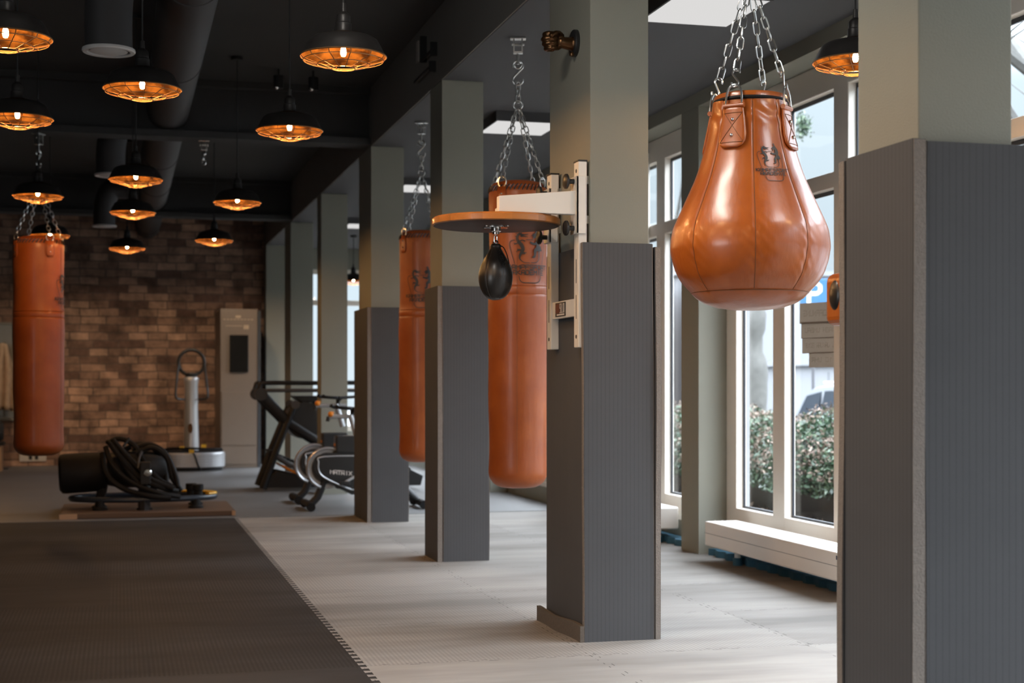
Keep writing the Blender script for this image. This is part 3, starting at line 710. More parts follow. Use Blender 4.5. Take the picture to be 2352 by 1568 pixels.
# ================================================================== heavy bags
def make_bag():
    t = thing('punching_bag', '', 'punching bag', (0, 0, 0), 0, 'orange hanging punching bags')
    RB = .187; z0, z1 = .63, 2.53
    prof = [(.0005, z0)] + [(RB-.10+.10*sin(R(a)), z0+.10-.10*cos(R(a))) for a in range(0, 91, 15)]
    nz = 40
    for i in range(1, nz): z = z0+.10+(z1-.03-z0-.10)*i/nz; prof.append((RB+.003*sin(z*5.0)+.0025*sin(z*11+1), z))
    prof += [(RB+.001, z1-.03), (RB-.004, z1-.012), (RB-.014, z1)]
    for zz in (1.905, 1.855):
        prof = [p for p in prof if abs(p[1]-zz) > .008 or p[0] < RB-.05] + [(RB+.002, zz-.007), (RB-.002, zz), (RB+.002, zz+.007)]
    prof.sort(key=lambda p: p[1])
    rf = lambda r, z, a: r*(1+.008*sin(2*a+z*1.3)+.005*sin(3*a-z*2.1)) if r > .1 else r
    MB().lathe(prof, 56, rf=rf).build('body', LEA2, t)
    MB().lathe([(RB-.012, z1-.012), (RB-.010, z1+.012), (RB-.03, z1+.036), (RB-.08, z1+.05), (.0005, z1+.056)], 48).build('top_cap', LEA2, t)
    b = MB()
    n = 44
    for i in range(n):
        a = 2*PI*(i+.5)/n; da = PI/n*.9
        b.tube([((RB+.002)*cos(a-da), (RB+.002)*sin(a-da), z1-.022), ((RB-.003)*cos(a), (RB-.003)*sin(a), z1+.002), ((RB-.012)*cos(a+da), (RB-.012)*sin(a+da), z1+.016)], .0042, 5)
    b.build('lacing', LEAB, t)
    b = MB()
    for a in (R(-92), R(88)): b.tube([((RB+.0055)*cos(a), (RB+.0055)*sin(a), z0+.1+(z1-.06-z0-.1)*i/40) for i in range(41)], .0012, 4)
    b.build('stitch_line', THREAD, t)
    G = 3.04
    for i in range(4):
        a = R(-135+90*i+12); c, s = cos(a), sin(a)
        rg = MB(); rr = .030
        rg.tube([((RB-.004)*c+rr*cos(2*PI*k/14)*-s, (RB-.004)*s+rr*cos(2*PI*k/14)*c, z1+.030+rr*1.15*sin(2*PI*k/14)) for k in range(14)], .0045, 6, closed=True)
        rg.build('d_ring', CHROME, t)
        tb = MB(); vs_ = []
        for zz, hw in ((z1+.0, .030), (z1-.06, .034), (z1-.12, .034), (z1-.145, .022)):
            for u in (-1, -.5, 0, .5, 1):
                aa = a+u*hw/RB; rad = RB+.0055; vs_.append((rad*cos(aa), rad*sin(aa), zz))
        tb.add(vs_, [(r_*5+k, r_*5+k+1, (r_+1)*5+k+1, (r_+1)*5+k) for r_ in range(3) for k in range(4)], True)
        o = tb.build('tab', LEA2, t); sd = o.modifiers.new('thick', 'SOLIDIFY'); sd.thickness = .005
        for zz in (z1-.045, z1-.10): rv = MB(); rv.ball(((RB+.008)*c, (RB+.008)*s, zz), .006, 8); rv.build('rivet', CHROME2, o)
        ch = MB(); chain(ch, ((RB-.006)*c, (RB-.006)*s, z1+.055), (.014*c, .014*s, G), .047, .025, .0036, 5); ch.build('chain', CHROME, t)
    b = MB(); b.tube([(.028*cos(2*PI*k/18), 0, G+.03+.028*sin(2*PI*k/18)) for k in range(18)], .0055, 8, closed=True); b.build('ring', CHROME, t)
    b = MB(); chain(b, (0, 0, G+.05), (0, 0, G+.17), .055, .03, .005, 6); b.build('chain', CHROME, t)
    b = MB(); s_hook(b, (0, 0, G+.235), .155, .032, .0055); b.build('s_hook', CHROME, t)
    b = MB(); b.tube([(0, .0, 3.40), (0, 0, 3.33)], .009, 8); b.tube([(.022*cos(R(q)), 0, 3.325+.022*sin(R(q))) for q in range(90, -200, -24)], .006, 8)
    b.build('eye_hook', CHROME, t)
    b = MB(); b.box(-.05, -.03, 3.488, .05, .03, 3.5); b.box(-.03, -.024, 3.41, -.022, .024, 3.49); b.box(.022, -.024, 3.41, .03, .024, 3.49); b.box(-.03, -.024, 3.398, .03, .024, 3.41); b.cyl((-.04, 0, 3.455), (.04, 0, 3.455), .008, n=10)
    b.build('ceiling_bracket', CHROME, t, .002)
    emblem(t, lambda z: RB+.004, R(21), 2.095, .285)
    return t
bag = make_bag()
bag.location = (2.457, 9.212, 0); bag.rotation_euler = (0, 0, R(-14.8)); bag['label'] = 'orange leather punching bag hanging behind the speed bag platform'
b2 = copy_tree(bag); b2.location = (2.463, 12.402, 0); b2.rotation_euler = (0, 0, R(-31)); b2['label'] = 'orange leather punching bag partly hidden by the third padded column'
b3 = copy_tree(bag); b3.location = (-.703, 13.95, .02); b3.scale = (1.17, 1.17, 1); b3.rotation_euler = (0, 0, R(62)); b3['label'] = 'worn orange punching bag hanging alone at the left in the dark half'

# ---- the pear shaped bag
PP = [(.0004, 1.590), (.07, 1.592), (.14, 1.604), (.195, 1.628), (.236, 1.662), (.262, 1.69), (.287, 1.725), (.305, 1.770), (.3155, 1.815), (.318, 1.849), (.312, 1.90), (.298, 1.942), (.260, 2.025), (.214, 2.130), (.178, 2.246), (.158, 2.345), (.150, 2.395), (.147, 2.425), (.138, 2.432), (.0004, 2.436)]
pts_ = smooth_path([(r, 0, z) for r, z in PP[4:-2]], 6)
PROF = [(p.x, p.z) for p in pts_]
def rpear(z):
    for (ra, za), (rb, zb) in zip(PROF, PROF[1:]):
        if za <= z <= zb: return ra+(rb-ra)*(z-za)/(zb-za+1e-9)
    return PROF[0][0] if z < PROF[0][1] else PROF[-1][0]
PEAR_LOC = (2.46, 5.59, 0)
t = thing('pear_bag', 'large glossy tan orange pear shaped punching bag on four chains', 'punching bag', PEAR_LOC, R(-23.75))
SE = [R(-90+x) for x in (-44, 4, 45, 92, 137, 182, 227, 272)]
def groove(r, z, a):
    g = 0; pf = 0
    for s_ in SE:
        d = (a-s_+PI) % (2*PI)-PI
        g += math.exp(-(d/.030)**2)
        if z < 2.05: pf += .5*math.exp(-(d/.16)**2)*(.5+.5*sin(z*120+s_*9+d*40)) * max(0, min(1, (2.05-z)*5)) * max(0, min(1, (z-1.66)*12))
    k = 1 if 1.655 < z < 2.42 else 0
    wr = .0035*sin(z*95+2.1*sin(5*a))*math.exp(-((z-2.36)/.035)**2)
    return r - k*g*.0026 - pf*.0040 + .0025*sin(2*a+1) + wr
body = [(.0004, 1.590), (.07, 1.5915), (.13, 1.600), (.18, 1.617), (.212, 1.637), (.230, 1.655), (.2335, 1.660)] + PROF
MB().lathe(body, 288, rf=groove).build('body', LEA, t, split=60)
MB().lathe([(.146, 2.418), (.152, 2.424), (.150, 2.432), (.142, 2.434)], 96, rf=lambda r, z, a: r+.003*sin(3*a+1)).build('piping', BLACKR, t)
MB().lathe([(.147, 2.42), (.1465, 2.445), (.141, 2.452), (.132, 2.44), (.0004, 2.40)], 96, rf=lambda r, z, a: r+(.003*sin(3*a+1) if r > .1 else 0)).build('top_collar', LEA, t)
for s_ in SE:
    b = MB(); b.tube([((rpear(z)+groove(0, z, s_)+.0006)*cos(s_), (rpear(z)+groove(0, z, s_)+.0006)*sin(s_), z) for z in [1.665+.745*i/60 for i in range(61)]], .0014, 4); b.build('seam', THREAD, t)
b = MB(); b.tube([(.2345*cos(2*PI*i/90), .2345*sin(2*PI*i/90), 1.659) for i in range(90)], .0018, 5, closed=True); b.build('bottom_seam', THREAD, t)
for i, dg in enumerate((-23, 67, 157, 247)):
    a = R(-90+dg); c, s = cos(a), sin(a)
    tb = MB(); vs_ = []; rows = [(2.392, .040), (2.375, .042), (2.34, .050), (2.28, .060), (2.25, .060), (2.232, .050), (2.222, .030)]
    for zz, hw in rows:
        for k in range(9):
            u = -1+k/4; aa = a+u*hw/rpear(zz)*.92; rad = rpear(zz)+.0075; vs_.append((rad*cos(aa), rad*sin(aa), zz))
    tb.add(vs_, [(r_*9+k, r_*9+k+1, (r_+1)*9+k+1, (r_+1)*9+k) for r_ in range(len(rows)-1) for k in range(8)], True)
    o = tb.build('tab', LEA, t); sd = o.modifiers.new('thick', 'SOLIDIFY'); sd.thickness = .009; sd.offset = 0
    st = MB(); hwf = lambda zz: .9*(.05+(.06-.05)*max(0, min(1, (2.34-zz)/.06)))
    def onb(u, zz): rad = rpear(zz)+.0132; aa = a+u/rpear(zz); return (rad*cos(aa), rad*sin(aa), zz)
    for pa, pb in (((-.033, 2.36), (.045, 2.245)), ((.033, 2.36), (-.045, 2.245)), ((-.036, 2.362), (.036, 2.362)), ((-.046, 2.243), (.046, 2.243))):
        st.tube([onb(pa[0]+(pb[0]-pa[0])*q/8, pa[1]+(pb[1]-pa[1])*q/8) for q in range(9)], .0011, 4)
    st.build('stitching', THREAD, o)
    for zz in (2.335, 2.272): rv = MB(); rv.ball(onb(0, zz), .0075, 10); rv.build('rivet', CHROME2, o)
    b = MB(); b.cyl(onb(-.040, 2.392), onb(.040, 2.392), .010, n=10); b.build('loop', LEA, o)
    b = MB(); tz = 2.392; hw, hh = .032, .085
    path = [(-hw*1.06, 0)] + [(-hw*1.06, .018)] + [(hw*.98*cos(R(q))*1.0, .040+(hh-.040)*sin(R(q))) for q in range(170, 9, -16)] + [(hw*1.06, .018), (hw*1.06, 0)]
    rad0 = rpear(2.39)+.011
    def dr(u, h): rr_ = rad0-h*.10; return (rr_*c-u*s, rr_*s+u*c, tz+h)
    b.tube([dr(u, h) for u, h in path]+[dr(-.0, 0)], .0048, 8, closed=True); b.build('d_ring', CHROME, t)
    top = Vector(dr(0, hh)); G = Vector((.013*c, .013*s, 2.90)); d_ = (G-top).normalized()
    b = MB(); m_ = top+d_*.028; s_hook(b, (0, 0, 0), .078, .015, .0042)
    M = Matrix.Translation(m_) @ d_.to_track_quat('Z', 'Y').to_matrix().to_4x4() @ Matrix.Rotation(R(40*i), 4, 'Z'); b.xf(M); b.build('s_hook', CHROME, t)
    b = MB(); chain(b, tuple(top+d_*.062), tuple(G), .056, .024, .0034, 6); b.build('chain', CHROME, t)
b = MB(); b.tube([(.03*cos(2*PI*k/18), 0, 2.925+.03*sin(2*PI*k/18)) for k in range(18)], .006, 8, closed=True); b.build('ring', CHROME, t)
b = MB(); chain(b, (0, 0, 2.95), (0, 0, 3.40), .055, .03, .005, 6); b.build('chain', CHROME, t)
b = MB(); b.box(-.05, -.03, 3.485, .05, .03, 3.5); b.box(-.02, -.02, 3.40, .02, .02, 3.488); b.build('ceiling_bracket', CHROME, t, .002)
emblem(t, rpear, R(24), 2.160, .128)

# ================================================================== speed bag platform on the column
t = thing('speed_bag_platform', 'round wooden speed bag platform on a white wall mount', 'speed bag platform', (1.87, 7.45, 2.10))
LX, LY, LZ = 1.87, 7.45, 2.10
def L(x, y, z): return (x-LX, y-LY, z-LZ)
def lbox(mb, x0, y0, z0, x1, y1, z1): return mb.box(*L(x0, y0, z0), *L(x1, y1, z1))
n = 96
bo = MB().lathe([(.322, .002), (.330, .007), (.330, .034), (.322, .042)], n).build('board', BOARDW, t)
MB().lathe([(.0004, 0), (.318, 0), (.322, .0015), (.0004, .0018)], n).build('shaded_underside', SHADYW, bo)  # thin disc with the underside shade painted in
XO = .0205
for y0 in (7.165, 7.66):
    b = MB(); lbox(b, 2.2255, y0, 1.475, 2.2695, y0+.08, 2.41); o = b.build('rail', WHITEM, t, .004)
    b = MB(); lbox(b, 2.2235, y0-.002, 2.41, 2.2715, y0+.082, 2.417); b.build('end_cap', BLACKP, o)
    b = MB()
    for zz in (2.365, 2.33, 1.53): b.cyl(L(2.2265, y0+.04, zz), L(2.224, y0+.04, zz), .010, n=12)
    for zz in (1.8, 1.62): lbox(b, 2.224, y0+.037, zz, 2.226, y0+.043, zz+.12)
    b.build('bolt_hole', BLACKP, o)
    for zz in (2.1, 2.3): b = MB(); lbox(b, 2.2695, y0+.02, zz, 2.285, y0+.06, zz+.04); b.build('standoff', WHITEM, o)
    b = MB(); lbox(b, 2.210, y0-.012, 2.045, 2.2245, y0+.092, 2.335); lbox(b, 2.210, y0-.012, 2.045, 2.260, y0-.002, 2.335); lbox(b, 2.210, y0+.082, 2.045, 2.260, y0+.092, 2.335); b.build('slider', WHITEM, t, .003)
    ya, yb = (y0+.005, y0+.055)
    b = MB(); tip = 1.815 if y0 < 7.4 else 1.93; b.prism([(tip-LX, 2.146-LZ), (2.212-LX, 2.142-LZ), (2.212-LX, 2.262-LZ), (tip-LX, 2.224-LZ)], ya-LY, yb-LY, 'xz'); b.build('arm', WHITEM, t, .004)
    for zz in (2.31, 2.075):
        b = MB(); b.cyl(L(2.212, y0+.03, zz), L(2.180, y0+.03, zz), .013, n=14); b.lathe([(.0004, -.014), (.030, -.012), (.038, -.006), (.038, .004), (.030, .010), (.0004, .012)], 24, L(2.170, y0+.03, zz), 'x')
        b.build('knob', BLACKP, t)
b = MB(); lbox(b, 2.232, 7.245, 1.635, 2.256, 7.66, 1.725); cb = b.build('crossbar', WHITEM, t, .003)
b = MB(); lbox(b, 2.229, 7.41, 1.645, 2.2322, 7.59, 1.718); stk = b.build('sticker', BLACKP, cb); stk['label'] = 'dark red and black maker plate reading SOLID'
b = MB(); lbox(b, 2.2278, 7.51, 1.662, 2.2292, 7.585, 1.712); b.build('red_field', RED, stk)
b = MB()
st = text_strokes('SOLID', 0, .088, 0, .044, .008)
stroke_mesh(b, st, lambda x, y: L(2.2278, 7.508-x, 1.665+y), .02); b.build('lettering', WHITEP, stk)
b = MB(); lbox(b, 2.2278, 7.425, 1.650, 2.2290, 7.56, 1.658); b.build('small_print', WHITEP, stk)
b = MB(); b.lathe([(.0004, -.040), (.018, -.040), (.018, -.028), (.026, -.024), (.026, -.010), (.060, -.006), (.060, 0), (.0004, 0)], 28); b.build('swivel', CHROME2, t)
b = MB(); [b.lathe([(.0004, -.006), (.009, -.005), (.011, 0)], 12, (.078*cos(a), .078*sin(a), 0)) for a in (.6, 2.2, 3.75, 5.3)]; b.build('bolt', CHROME2, t)
# the speed bag itself
t = thing('speed_bag', 'small black leather speed bag hanging under the round wooden board', 'speed bag', (1.868, 7.45, 0), R(-14))
prof = [(.0004, 1.722), (.022, 1.724), (.045, 1.735), (.066, 1.757), (.081, 1.79), (.088, 1.828), (.086, 1.862), (.077, 1.898), (.062, 1.93), (.044, 1.958), (.031, 1.982), (.025, 2.0), (.022, 2.008), (.0004, 2.010)]
pr = [(max(p.x, .0004), p.z) for p in smooth_path([(r, 0, z) for r, z in prof], 3)]
def spd(r, z, a):
    g = sum(math.exp(-(((a-(R(-90)+k*PI/3+R(26))+PI) % (2*PI)-PI)/.05)**2) for k in range(6)); return r*(1-.022*g)
MB().lathe(pr, 120, rf=spd).build('body', LEAB, t, split=60)
def rsp(z):
    for (ra, za), (rb, zb) in zip(pr, pr[1:]):
        if za <= z <= zb: return ra+(rb-ra)*(z-za)/(zb-za+1e-9)
    return .03
def onsp(ang, z, o_=.002): a = R(-90+ang); r = rsp(z)+o_; return (r*cos(a), r*sin(a), z)
b = MB(); lz = [(1.985, 10), (1.965, 13), (1.94, 15), (1.915, 13), (1.885, 4)]
b.add([onsp(30-w, z) for z, w in lz]+[onsp(30+w, z) for z, w in lz], [(i, i+1, 6+i, 5+i) for i in range(4)], True); fl = b.build('lace_flap', LEAB, t)
b = MB()
for i in range(6): z = 1.90+i*.014; b.tube([onsp(30-8, z, .003), onsp(30, z+.006, .006), onsp(30+8, z+.002, .003)], .0032, 5)
b.build('lace', BLACKR, fl)
b = MB(); b.tube(smooth_path([onsp(45, 2.0, .006), onsp(70, 1.99, .016), onsp(75, 1.95, .012), onsp(62, 1.905, .004)], 5), .0028, 5); b.build('loose_lace', BLACKR, t)
b = MB(); b.lathe([(.026, 1.99), (.029, 1.996), (.028, 2.004), (.020, 2.012)], 20); b.tube([(.012*cos(R(q)), 0, 2.016+.012*sin(R(q))) for q in range(0, 181, 20)], .004, 6); b.build('leather_loop', LEAB, t)
b = MB(); chain(b, (0, 0, 2.018), (0, 0, 2.053), .03, .016, .0032, 8); b.build('hanger_chain', CHROME2, t)
for k in range(6):
    b = MB(); a = R(-90)+k*PI/3+R(26); b.tube([((rsp(z)*.978+.0006)*cos(a), (rsp(z)*.978+.0006)*sin(a), z) for z in [1.73+.25*i/30 for i in range(31)]], .0009, 4); b.build('seam', DGREY, t)

# ================================================================== bronze fist
t = thing('fist_sculpture', 'bronze fist on a round black plate high on the speed bag column', 'sculpture', (2.285, 7.40, 3.055))
b = MB(); b.lathe([(.0004, .022), (.064, .022), (.070, .016), (.070, 0), (.0004, 0)], 40, (0, 0, 0), 'x'); b.xf(Matrix.Scale(-1, 4, (1, 0, 0))); b.build('plate', BLACKP, t)
b = MB()
P_ = lambda a, y, z: (-a, y, z)
b.tube([P_(.018, 0, -.004), P_(.045, 0, -.003), P_(.075, 0, 0), P_(.09, 0, .002)], [.036, .033, .030, .031], 18)
b.tube([P_(.015, 0, -.004), P_(.024, 0, -.004)], [.040, .040], 18)
b.tube([P_(.072, .0, .001), P_(.092, .002, .002), P_(.115, .004, .001), P_(.138, .006, 0)], [.028, .042, .044, .038], 18, flat=.66)
for i in range(4):
    z = .037-.0245*i; k = (.0, .006, .002, -.006)[i]; r = (.0135, .014, .0135, .012)[i]
    b.tube(smooth_path([P_(.115, .018, z*.9), P_(.150+k, .020, z), P_(.168+k, .006, z), P_(.160+k, -.020, z), P_(.136, -.030, z*.97), P_(.118, -.024, z*.95)], 3), r, 10)
    b.ball(P_(.156+k, .018, z), r*1.08, 10); b.ball(P_(.117, -.024, z*.95), r, 10)
b.tube(smooth_path([P_(.078, -.006, .030), P_(.100, -.022, .040), P_(.122, -.040, .036), P_(.142, -.043, .024)], 3), [.016]*4+[.0145]*3+[.013]*3, 10); b.ball(P_(.143, -.043, .023), .013, 10)
o = b.build('fist', BRONZE, t, split=0)
rm = o.modifiers.new('skin', 'REMESH'); rm.mode = 'VOXEL'; rm.voxel_size = .0035; rm.use_smooth_shade = True
smm = o.modifiers.new('soft', 'SMOOTH'); smm.iterations = 2
b = MB(); b.lathe([(.0004, 0), (.014, .004), (.016, .014), (.010, .022), (.0004, .024)], 14, (-.024, -.01, -.072)); b.build('cord_knob', BRONZE, t)

# ================================================================== uppercut pad behind the nearest column
t = thing('wall_punch_pad', 'orange leather wall pad with a black oval target behind the nearest column', 'punch pad', (2.475, 4.47, 1.575))
b = MB(); b.box(-.185, -.127, -.088, .185, .125, .088); o = b.build('cushion', LEA, t, .03, seg=4)
b = MB(); b.lathe([(.0004, .012), (.05, .011), (.078, .006), (.088, 0), (.088, -.02)], 40, (0, 0, 0), 'x')
b.xf(Matrix.Translation((-.183, .045, .012)) @ Matrix.Diagonal((-1, .42, .58, 1))); b.build('oval_target', LEAB, t)
b = MB(); b.box(-.15, -.13, -.10, .15, -.02, -.088); b.tube([(-.12, .0, -.10), (-.12, -.10, -.115)], .012, 8); b.build('bracket', BLACKS, t)

# ================================================================== ducts, vents, hooks, bracket
def duct(x, y0, y1, z, r, label):
    t = thing('air_duct', label, 'air duct', (x, (y0+y1)/2, z)); hy = (y1-y0)/2
    b = MB(); b.cyl((0, -hy, 0), (0, hy, 0), r, n=36); b.build('pipe', DUCTM, t)
    for i in range(int((y1-y0)/2.4)+1): y = -hy+.7+i*2.4; b = MB(); b.lathe([(r, -.02), (r+.006, -.015), (r+.006, .015), (r, .02)], 36, (0, y, 0), 'y', cap=False); b.build('collar', DUCTM, t)
    b = MB()
    for y in (-hy+.8, -hy+4.4, -hy+8, -hy+11.6): b.tube([(0, y, r), (0, y, 4.05-z)], .008, 6)
    b.build('hanger', CORD, t); return t
duct(.42, -1, 24.4, 3.78, .19, 'long round black air duct running along the dark ceiling')
VD = [(-.064, 9.0, 3.217, 'round white ceiling vent at the end of a black duct elbow, nearest one'), (-.085, 14.6, 3.245, 'middle round ceiling vent, half behind a pendant lamp'), (-.193, 19.7, 3.28, 'farthest round ceiling vent before the brick wall')]
for x, y, z, l in VD:
    t = thing('air_vent', l, 'vent', (x, y, z), 0, 'round air outlets on black duct elbows')
    b = MB(); dz = 3.78-z
    b.tube(smooth_path([(0, 0, .02), (0, 0, dz-.30), (.03, 0, dz-.12), (.12, 0, dz-.01), (.2297-x, 0, dz)], 5), .135, 24); b.build('elbow', DUCTM, t)
    b = MB(); b.lathe([(.118, .022), (.15, .02), (.152, .008), (.146, 0), (.122, .002), (.118, .022)], 40, cap=False); b.build('ring', mat('white vent enamel', (.62, .60, .58), .45) if 'white vent enamel' not in MATS else MATS['white vent enamel'], t)
    b = MB(); b.lathe([(.0004, -.006), (.08, -.002), (.108, .006), (.0004, .008)], 36); b.tube([(0, 0, .006), (0, 0, .05)], .01, 8); b.build('disc', MATS['white vent enamel'], t)
t = thing('ceiling_hook', 'empty silver hook with a short chain under the first cross beam', 'hook', (.743, 13.95, 3.52))
b = MB(); b.box(-.05, -.03, -.010, .05, .03, 0); b.box(-.028, -.02, -.085, -.018, .02, -.008); b.box(.018, -.02, -.085, .028, .02, -.008); b.box(-.028, -.02, -.095, .028, .02, -.085); b.build('bracket', CHROME2, t, .002)
b = MB(); b.cyl((-.04, 0, -.045), (.04, 0, -.045), .012, n=10); b.build('bolt', CHROME2, t)
b = MB(); chain(b, (0, 0, -.09), (0, 0, -.22), .05, .03, .006, 6); b.build('chain', CHROME2, t)
t = thing('wall_bracket', 'black angled bracket with a pale plate on the side of the long beam', 'bracket', (2.262, 11.2, 3.76))
b = MB(); b.box(-.05, -.35, -.13, -.035, .25, -.115); b.box(-.05, -.02, -.02, 0, .0, .18); b.box(-.05, -.40, -.02, -.035, .0, -.005); b.box(-.05, -.41, -.05, 0, -.39, .05); b.box(-.05, -.36, -.16, 0, -.34, -.08); b.build('arm', CORD, t)
MB().box(-.06, .03, -.005, -.048, .10, .155).build('plate', mat('pale plate', (.30, .27, .24), .6), t)
for px_, py_, l in ((1.345, 13.2, 'left'), (1.65, 13.2, 'right')):
    t = thing('spotlight', 'small unlit black spotlight under the ceiling, %s of the lamp below the beam' % l, 'spotlight', (px_, py_, 3.93))
    b = MB(); b.cyl((0, 0, -.05), (0, .0, .06), .045, n=18); b.build('head', BLACKS, t)
    b = MB(); b.cyl((0, 0, .06), (0, 0, .12), .008, n=8); b.build('stem', CORD, t)
    b = MB(); b.ball((-.02, -.03, -.045), .022, 12); b.build('lens', CHROME2, t)

# ================================================================== far end: cabinet, vibration plate, mirror corner
CABM = mat('beige grey laminate', (.24, .19, .15), .5, var=.06)
t = thing('tall_cabinet', 'tall beige cabinet with a black screen against the brick wall', 'cabinet', (1.76, 23.2, 0))
b = MB(); b.box(-.28, 0, 0, .285, 1.28, 2.43); b.build('body', CABM, t, .008)
MB().box(-.262, -.012, .34, .262, -.0005, 1.16).build('lower_panel', CABM, t, .004)
MB().box(-.262, -.012, .05, .262, -.0005, .325).build('kick_panel', CABM, t, .004)
b = MB(); b.box(-.14, -.03, 1.46, .14, -.002, 2.03); o = b.build('screen', SCREEN, t, .006)
b = MB()
for i in range(9): x = -.235+i*.052; b.box(x, -.006, 2.262, x+.036, -.0006, 2.276)
b.box(-.05, -.006, 2.292, .03, -.0006, 2.33); b.box(-.20, -.006, 2.165, .05, -.0006, 2.175); b.box(.07, -.006, 2.12, .15, -.0006, 2.185)
b.build('header_print', mat('pale print', (.55, .42, .30), .5), t)
MB().box(.286, -.01, 0, .33, 1.28, 2.40).build('side_post', mat('blue grey post', (.06, .07, .08), .5), t)
# vibration plate
t = thing('vibration_plate', 'silver vibration plate machine with ring handle before the brick wall', 'exercise machine', (1.03, 22.72, 0))
def oval(a, b_, z0, z1, n=48, sq=.75):
    m = MB(); pts = [(a*(abs(cos(q))**sq)*(1 if cos(q) >= 0 else -1), b_*(abs(sin(q))**sq)*(1 if sin(q) >= 0 else -1)) for q in [2*PI*i/n for i in range(n)]]
    return m.prism(pts, z0, z1)
oval(.485, .38, .05, .275).build('base', SILVER, t, .02, seg=3)
oval(.45, .35, 0, .05).build('plinth', BLACKR, t)
oval(.46, .36, .275, .295).build('deck', BLACKR, t)
b = MB()
for z in (.11, .15, .19, .225): b.tube([(.487*(abs(cos(q))**.75)*(1 if cos(q) >= 0 else -1), .382*(abs(sin(q))**.75)*(1 if sin(q) >= 0 else -1), z) for q in [2*PI*i/64 for i in range(64)]], .005, 5, closed=True)
b.build('groove_trim', SILVER, t)
b = MB(); b.lathe([(.115, .28), (.108, .5), (.10, .9), (.098, 1.25), (.108, 1.32), (.112, 1.36), (.10, 1.385)], 30, (0, .12, 0)); b.build('column', SILVER, t)
b = MB(); b.lathe([(.085, 1.38), (.10, 1.43), (.085, 1.45)], 24, (0, .12, 0)); b.build('neck', BLACKP, t)
b = MB(); b.tube([(.19*cos(2*PI*i/40), .10, 1.60+.19*sin(2*PI*i/40)) for i in range(40)], .026, 10, closed=True); b.build('handle_ring', BLACKP, t)
b = MB()
for sx_ in (-1, 1): b.tube(smooth_path([(sx_*.185, .08, 1.58), (sx_*.215, .02, 1.35), (sx_*.235, -.03, 1.12), (sx_*.20, -.03, 1.06), (sx_*.10, .05, 1.05)], 5), .017, 8)
b.build('grip', BLACKP, t)
b = MB(); b.lathe([(.0004, 0), (.03, .002), (.034, .008)], 20, (0, 0, 0), 'y'); b.xf(Matrix.Translation((-.02, .005, .62)) @ Matrix.Diagonal((1, 1, 2.2, 1))); b.build('badge', BRONZE, t)
b = MB()
b.tube(smooth_path([(-.42, -.1, .31), (-.2, -.22, .33), (-.05, -.3, .31), (.02, -.385, .25), (.08, -.40, .08), (.12, -.42, .02)], 5), .016, 6)
b.tube(smooth_path([(-.35, .1, .32), (-.1, -.1, .33), (.2, -.15, .32), (.44, -.05, .31)], 5), .016, 6); b.build('strap', BLACKR, t)
b = MB()
for x, y, z in ((-.15, -.2, .33), (-.02, -.36, .29), (.17, -.1, .35)): b.box(x-.035, y-.03, z-.02, x+.035, y+.03, z+.03)
b.build('buckle', YELLOWP, t)
# far left: mirror, rack with clothes, bench with bag
FRM = mat('grey frame', (.22, .20, .17), .5)
t = thing('wall_mirror', 'grey framed wall mirror at the left edge on the brick wall', 'mirror', (-2.1, YB-.03, 1.5))
MB().box(-.5, .0, -.75, .5, .028, .70).build('glass', mat('mirror glass', (.30, .28, .24), .25, .6), t)
b = MB(); b.box(-.53, -.015, .70, .53, .028, .74); b.box(-.53, -.015, -.79, .53, .028, -.75); b.box(.50, -.015, -.75, .53, .028, .70); b.box(-.53, -.015, -.75, -.50, .028, .70); b.build('frame', FRM, t)
t = thing('coat_rack', 'dark standing coat rack at the left edge before the mirror', 'coat rack', (-1.83, 23.7, 0))
b = MB(); b.cyl((0, 0, 0), (0, 0, 1.95), .02, n=12); b.build('pole', BLACKS, t)
b = MB(); b.lathe([(.20, 0), (.20, .015), (.03, .03)], 24); b.build('base', BLACKS, t)
for q in range(4):
    a = PI/2*q+.4; b = MB(); b.tube(smooth_path([(0, 0, 1.86), (.08*cos(a), .08*sin(a), 1.84), (.14*cos(a), .14*sin(a), 1.90)], 4), .009, 6); b.build('hook', BLACKS, t)
def cloth(name, label, cat, loc, w, h, m, dp=.05):
    b = MB(); nu, nv = 16, 14; v = []
    for j in range(nv+1):
        for i in range(nu+1):
            u = i/nu-.5; q = j/nv; ww = w*(.35+.65*min(1, q*2.2))*(1+.06*sin(q*6)); v.append((u*ww, dp*sin(u*17+q*2)*min(1, q*3)-.02*cos(u*3), -q*h+.06*abs(u)*(-1)))
    b.add(v, [(j*(nu+1)+i, j*(nu+1)+i+1, (j+1)*(nu+1)+i+1, (j+1)*(nu+1)+i) for j in range(nv) for i in range(nu)], True)
    o = b.build(name, m, loc=loc, split=0); sd = o.modifiers.new('thick', 'SOLIDIFY'); sd.thickness = .02
    return tag(o, label, cat)
cloth('jacket', 'beige jacket hanging on the coat rack at the left edge', 'jacket', (-1.70, 23.62, 1.90), .34, 1.0, mat('beige cloth', (.42, .31, .22), .9, var=.3, vs_=12))
cloth('towel', 'pink towel hanging at the very left edge', 'towel', (-1.86, 23.48, 1.82), .13, .66, mat('pink cloth', (.45, .05, .20), .9))
t = thing('bench', 'dark bench with pale wooden legs at the left edge', 'bench', (-1.95, 23.2, 0))
MB().box(-.5, -.18, .38, .30, .18, .43).build('seat', BLACKS, t, .005)
for x in (-.44, .24):
    for y in (-.13, .13): MB().box(x-.03, y-.03, 0, x+.03, y+.03, .38).build('leg', PALEW, t)
t = thing('gym_bag', 'black gym bag lying on the bench at the left edge', 'bag', (-1.9, 23.2, .43))
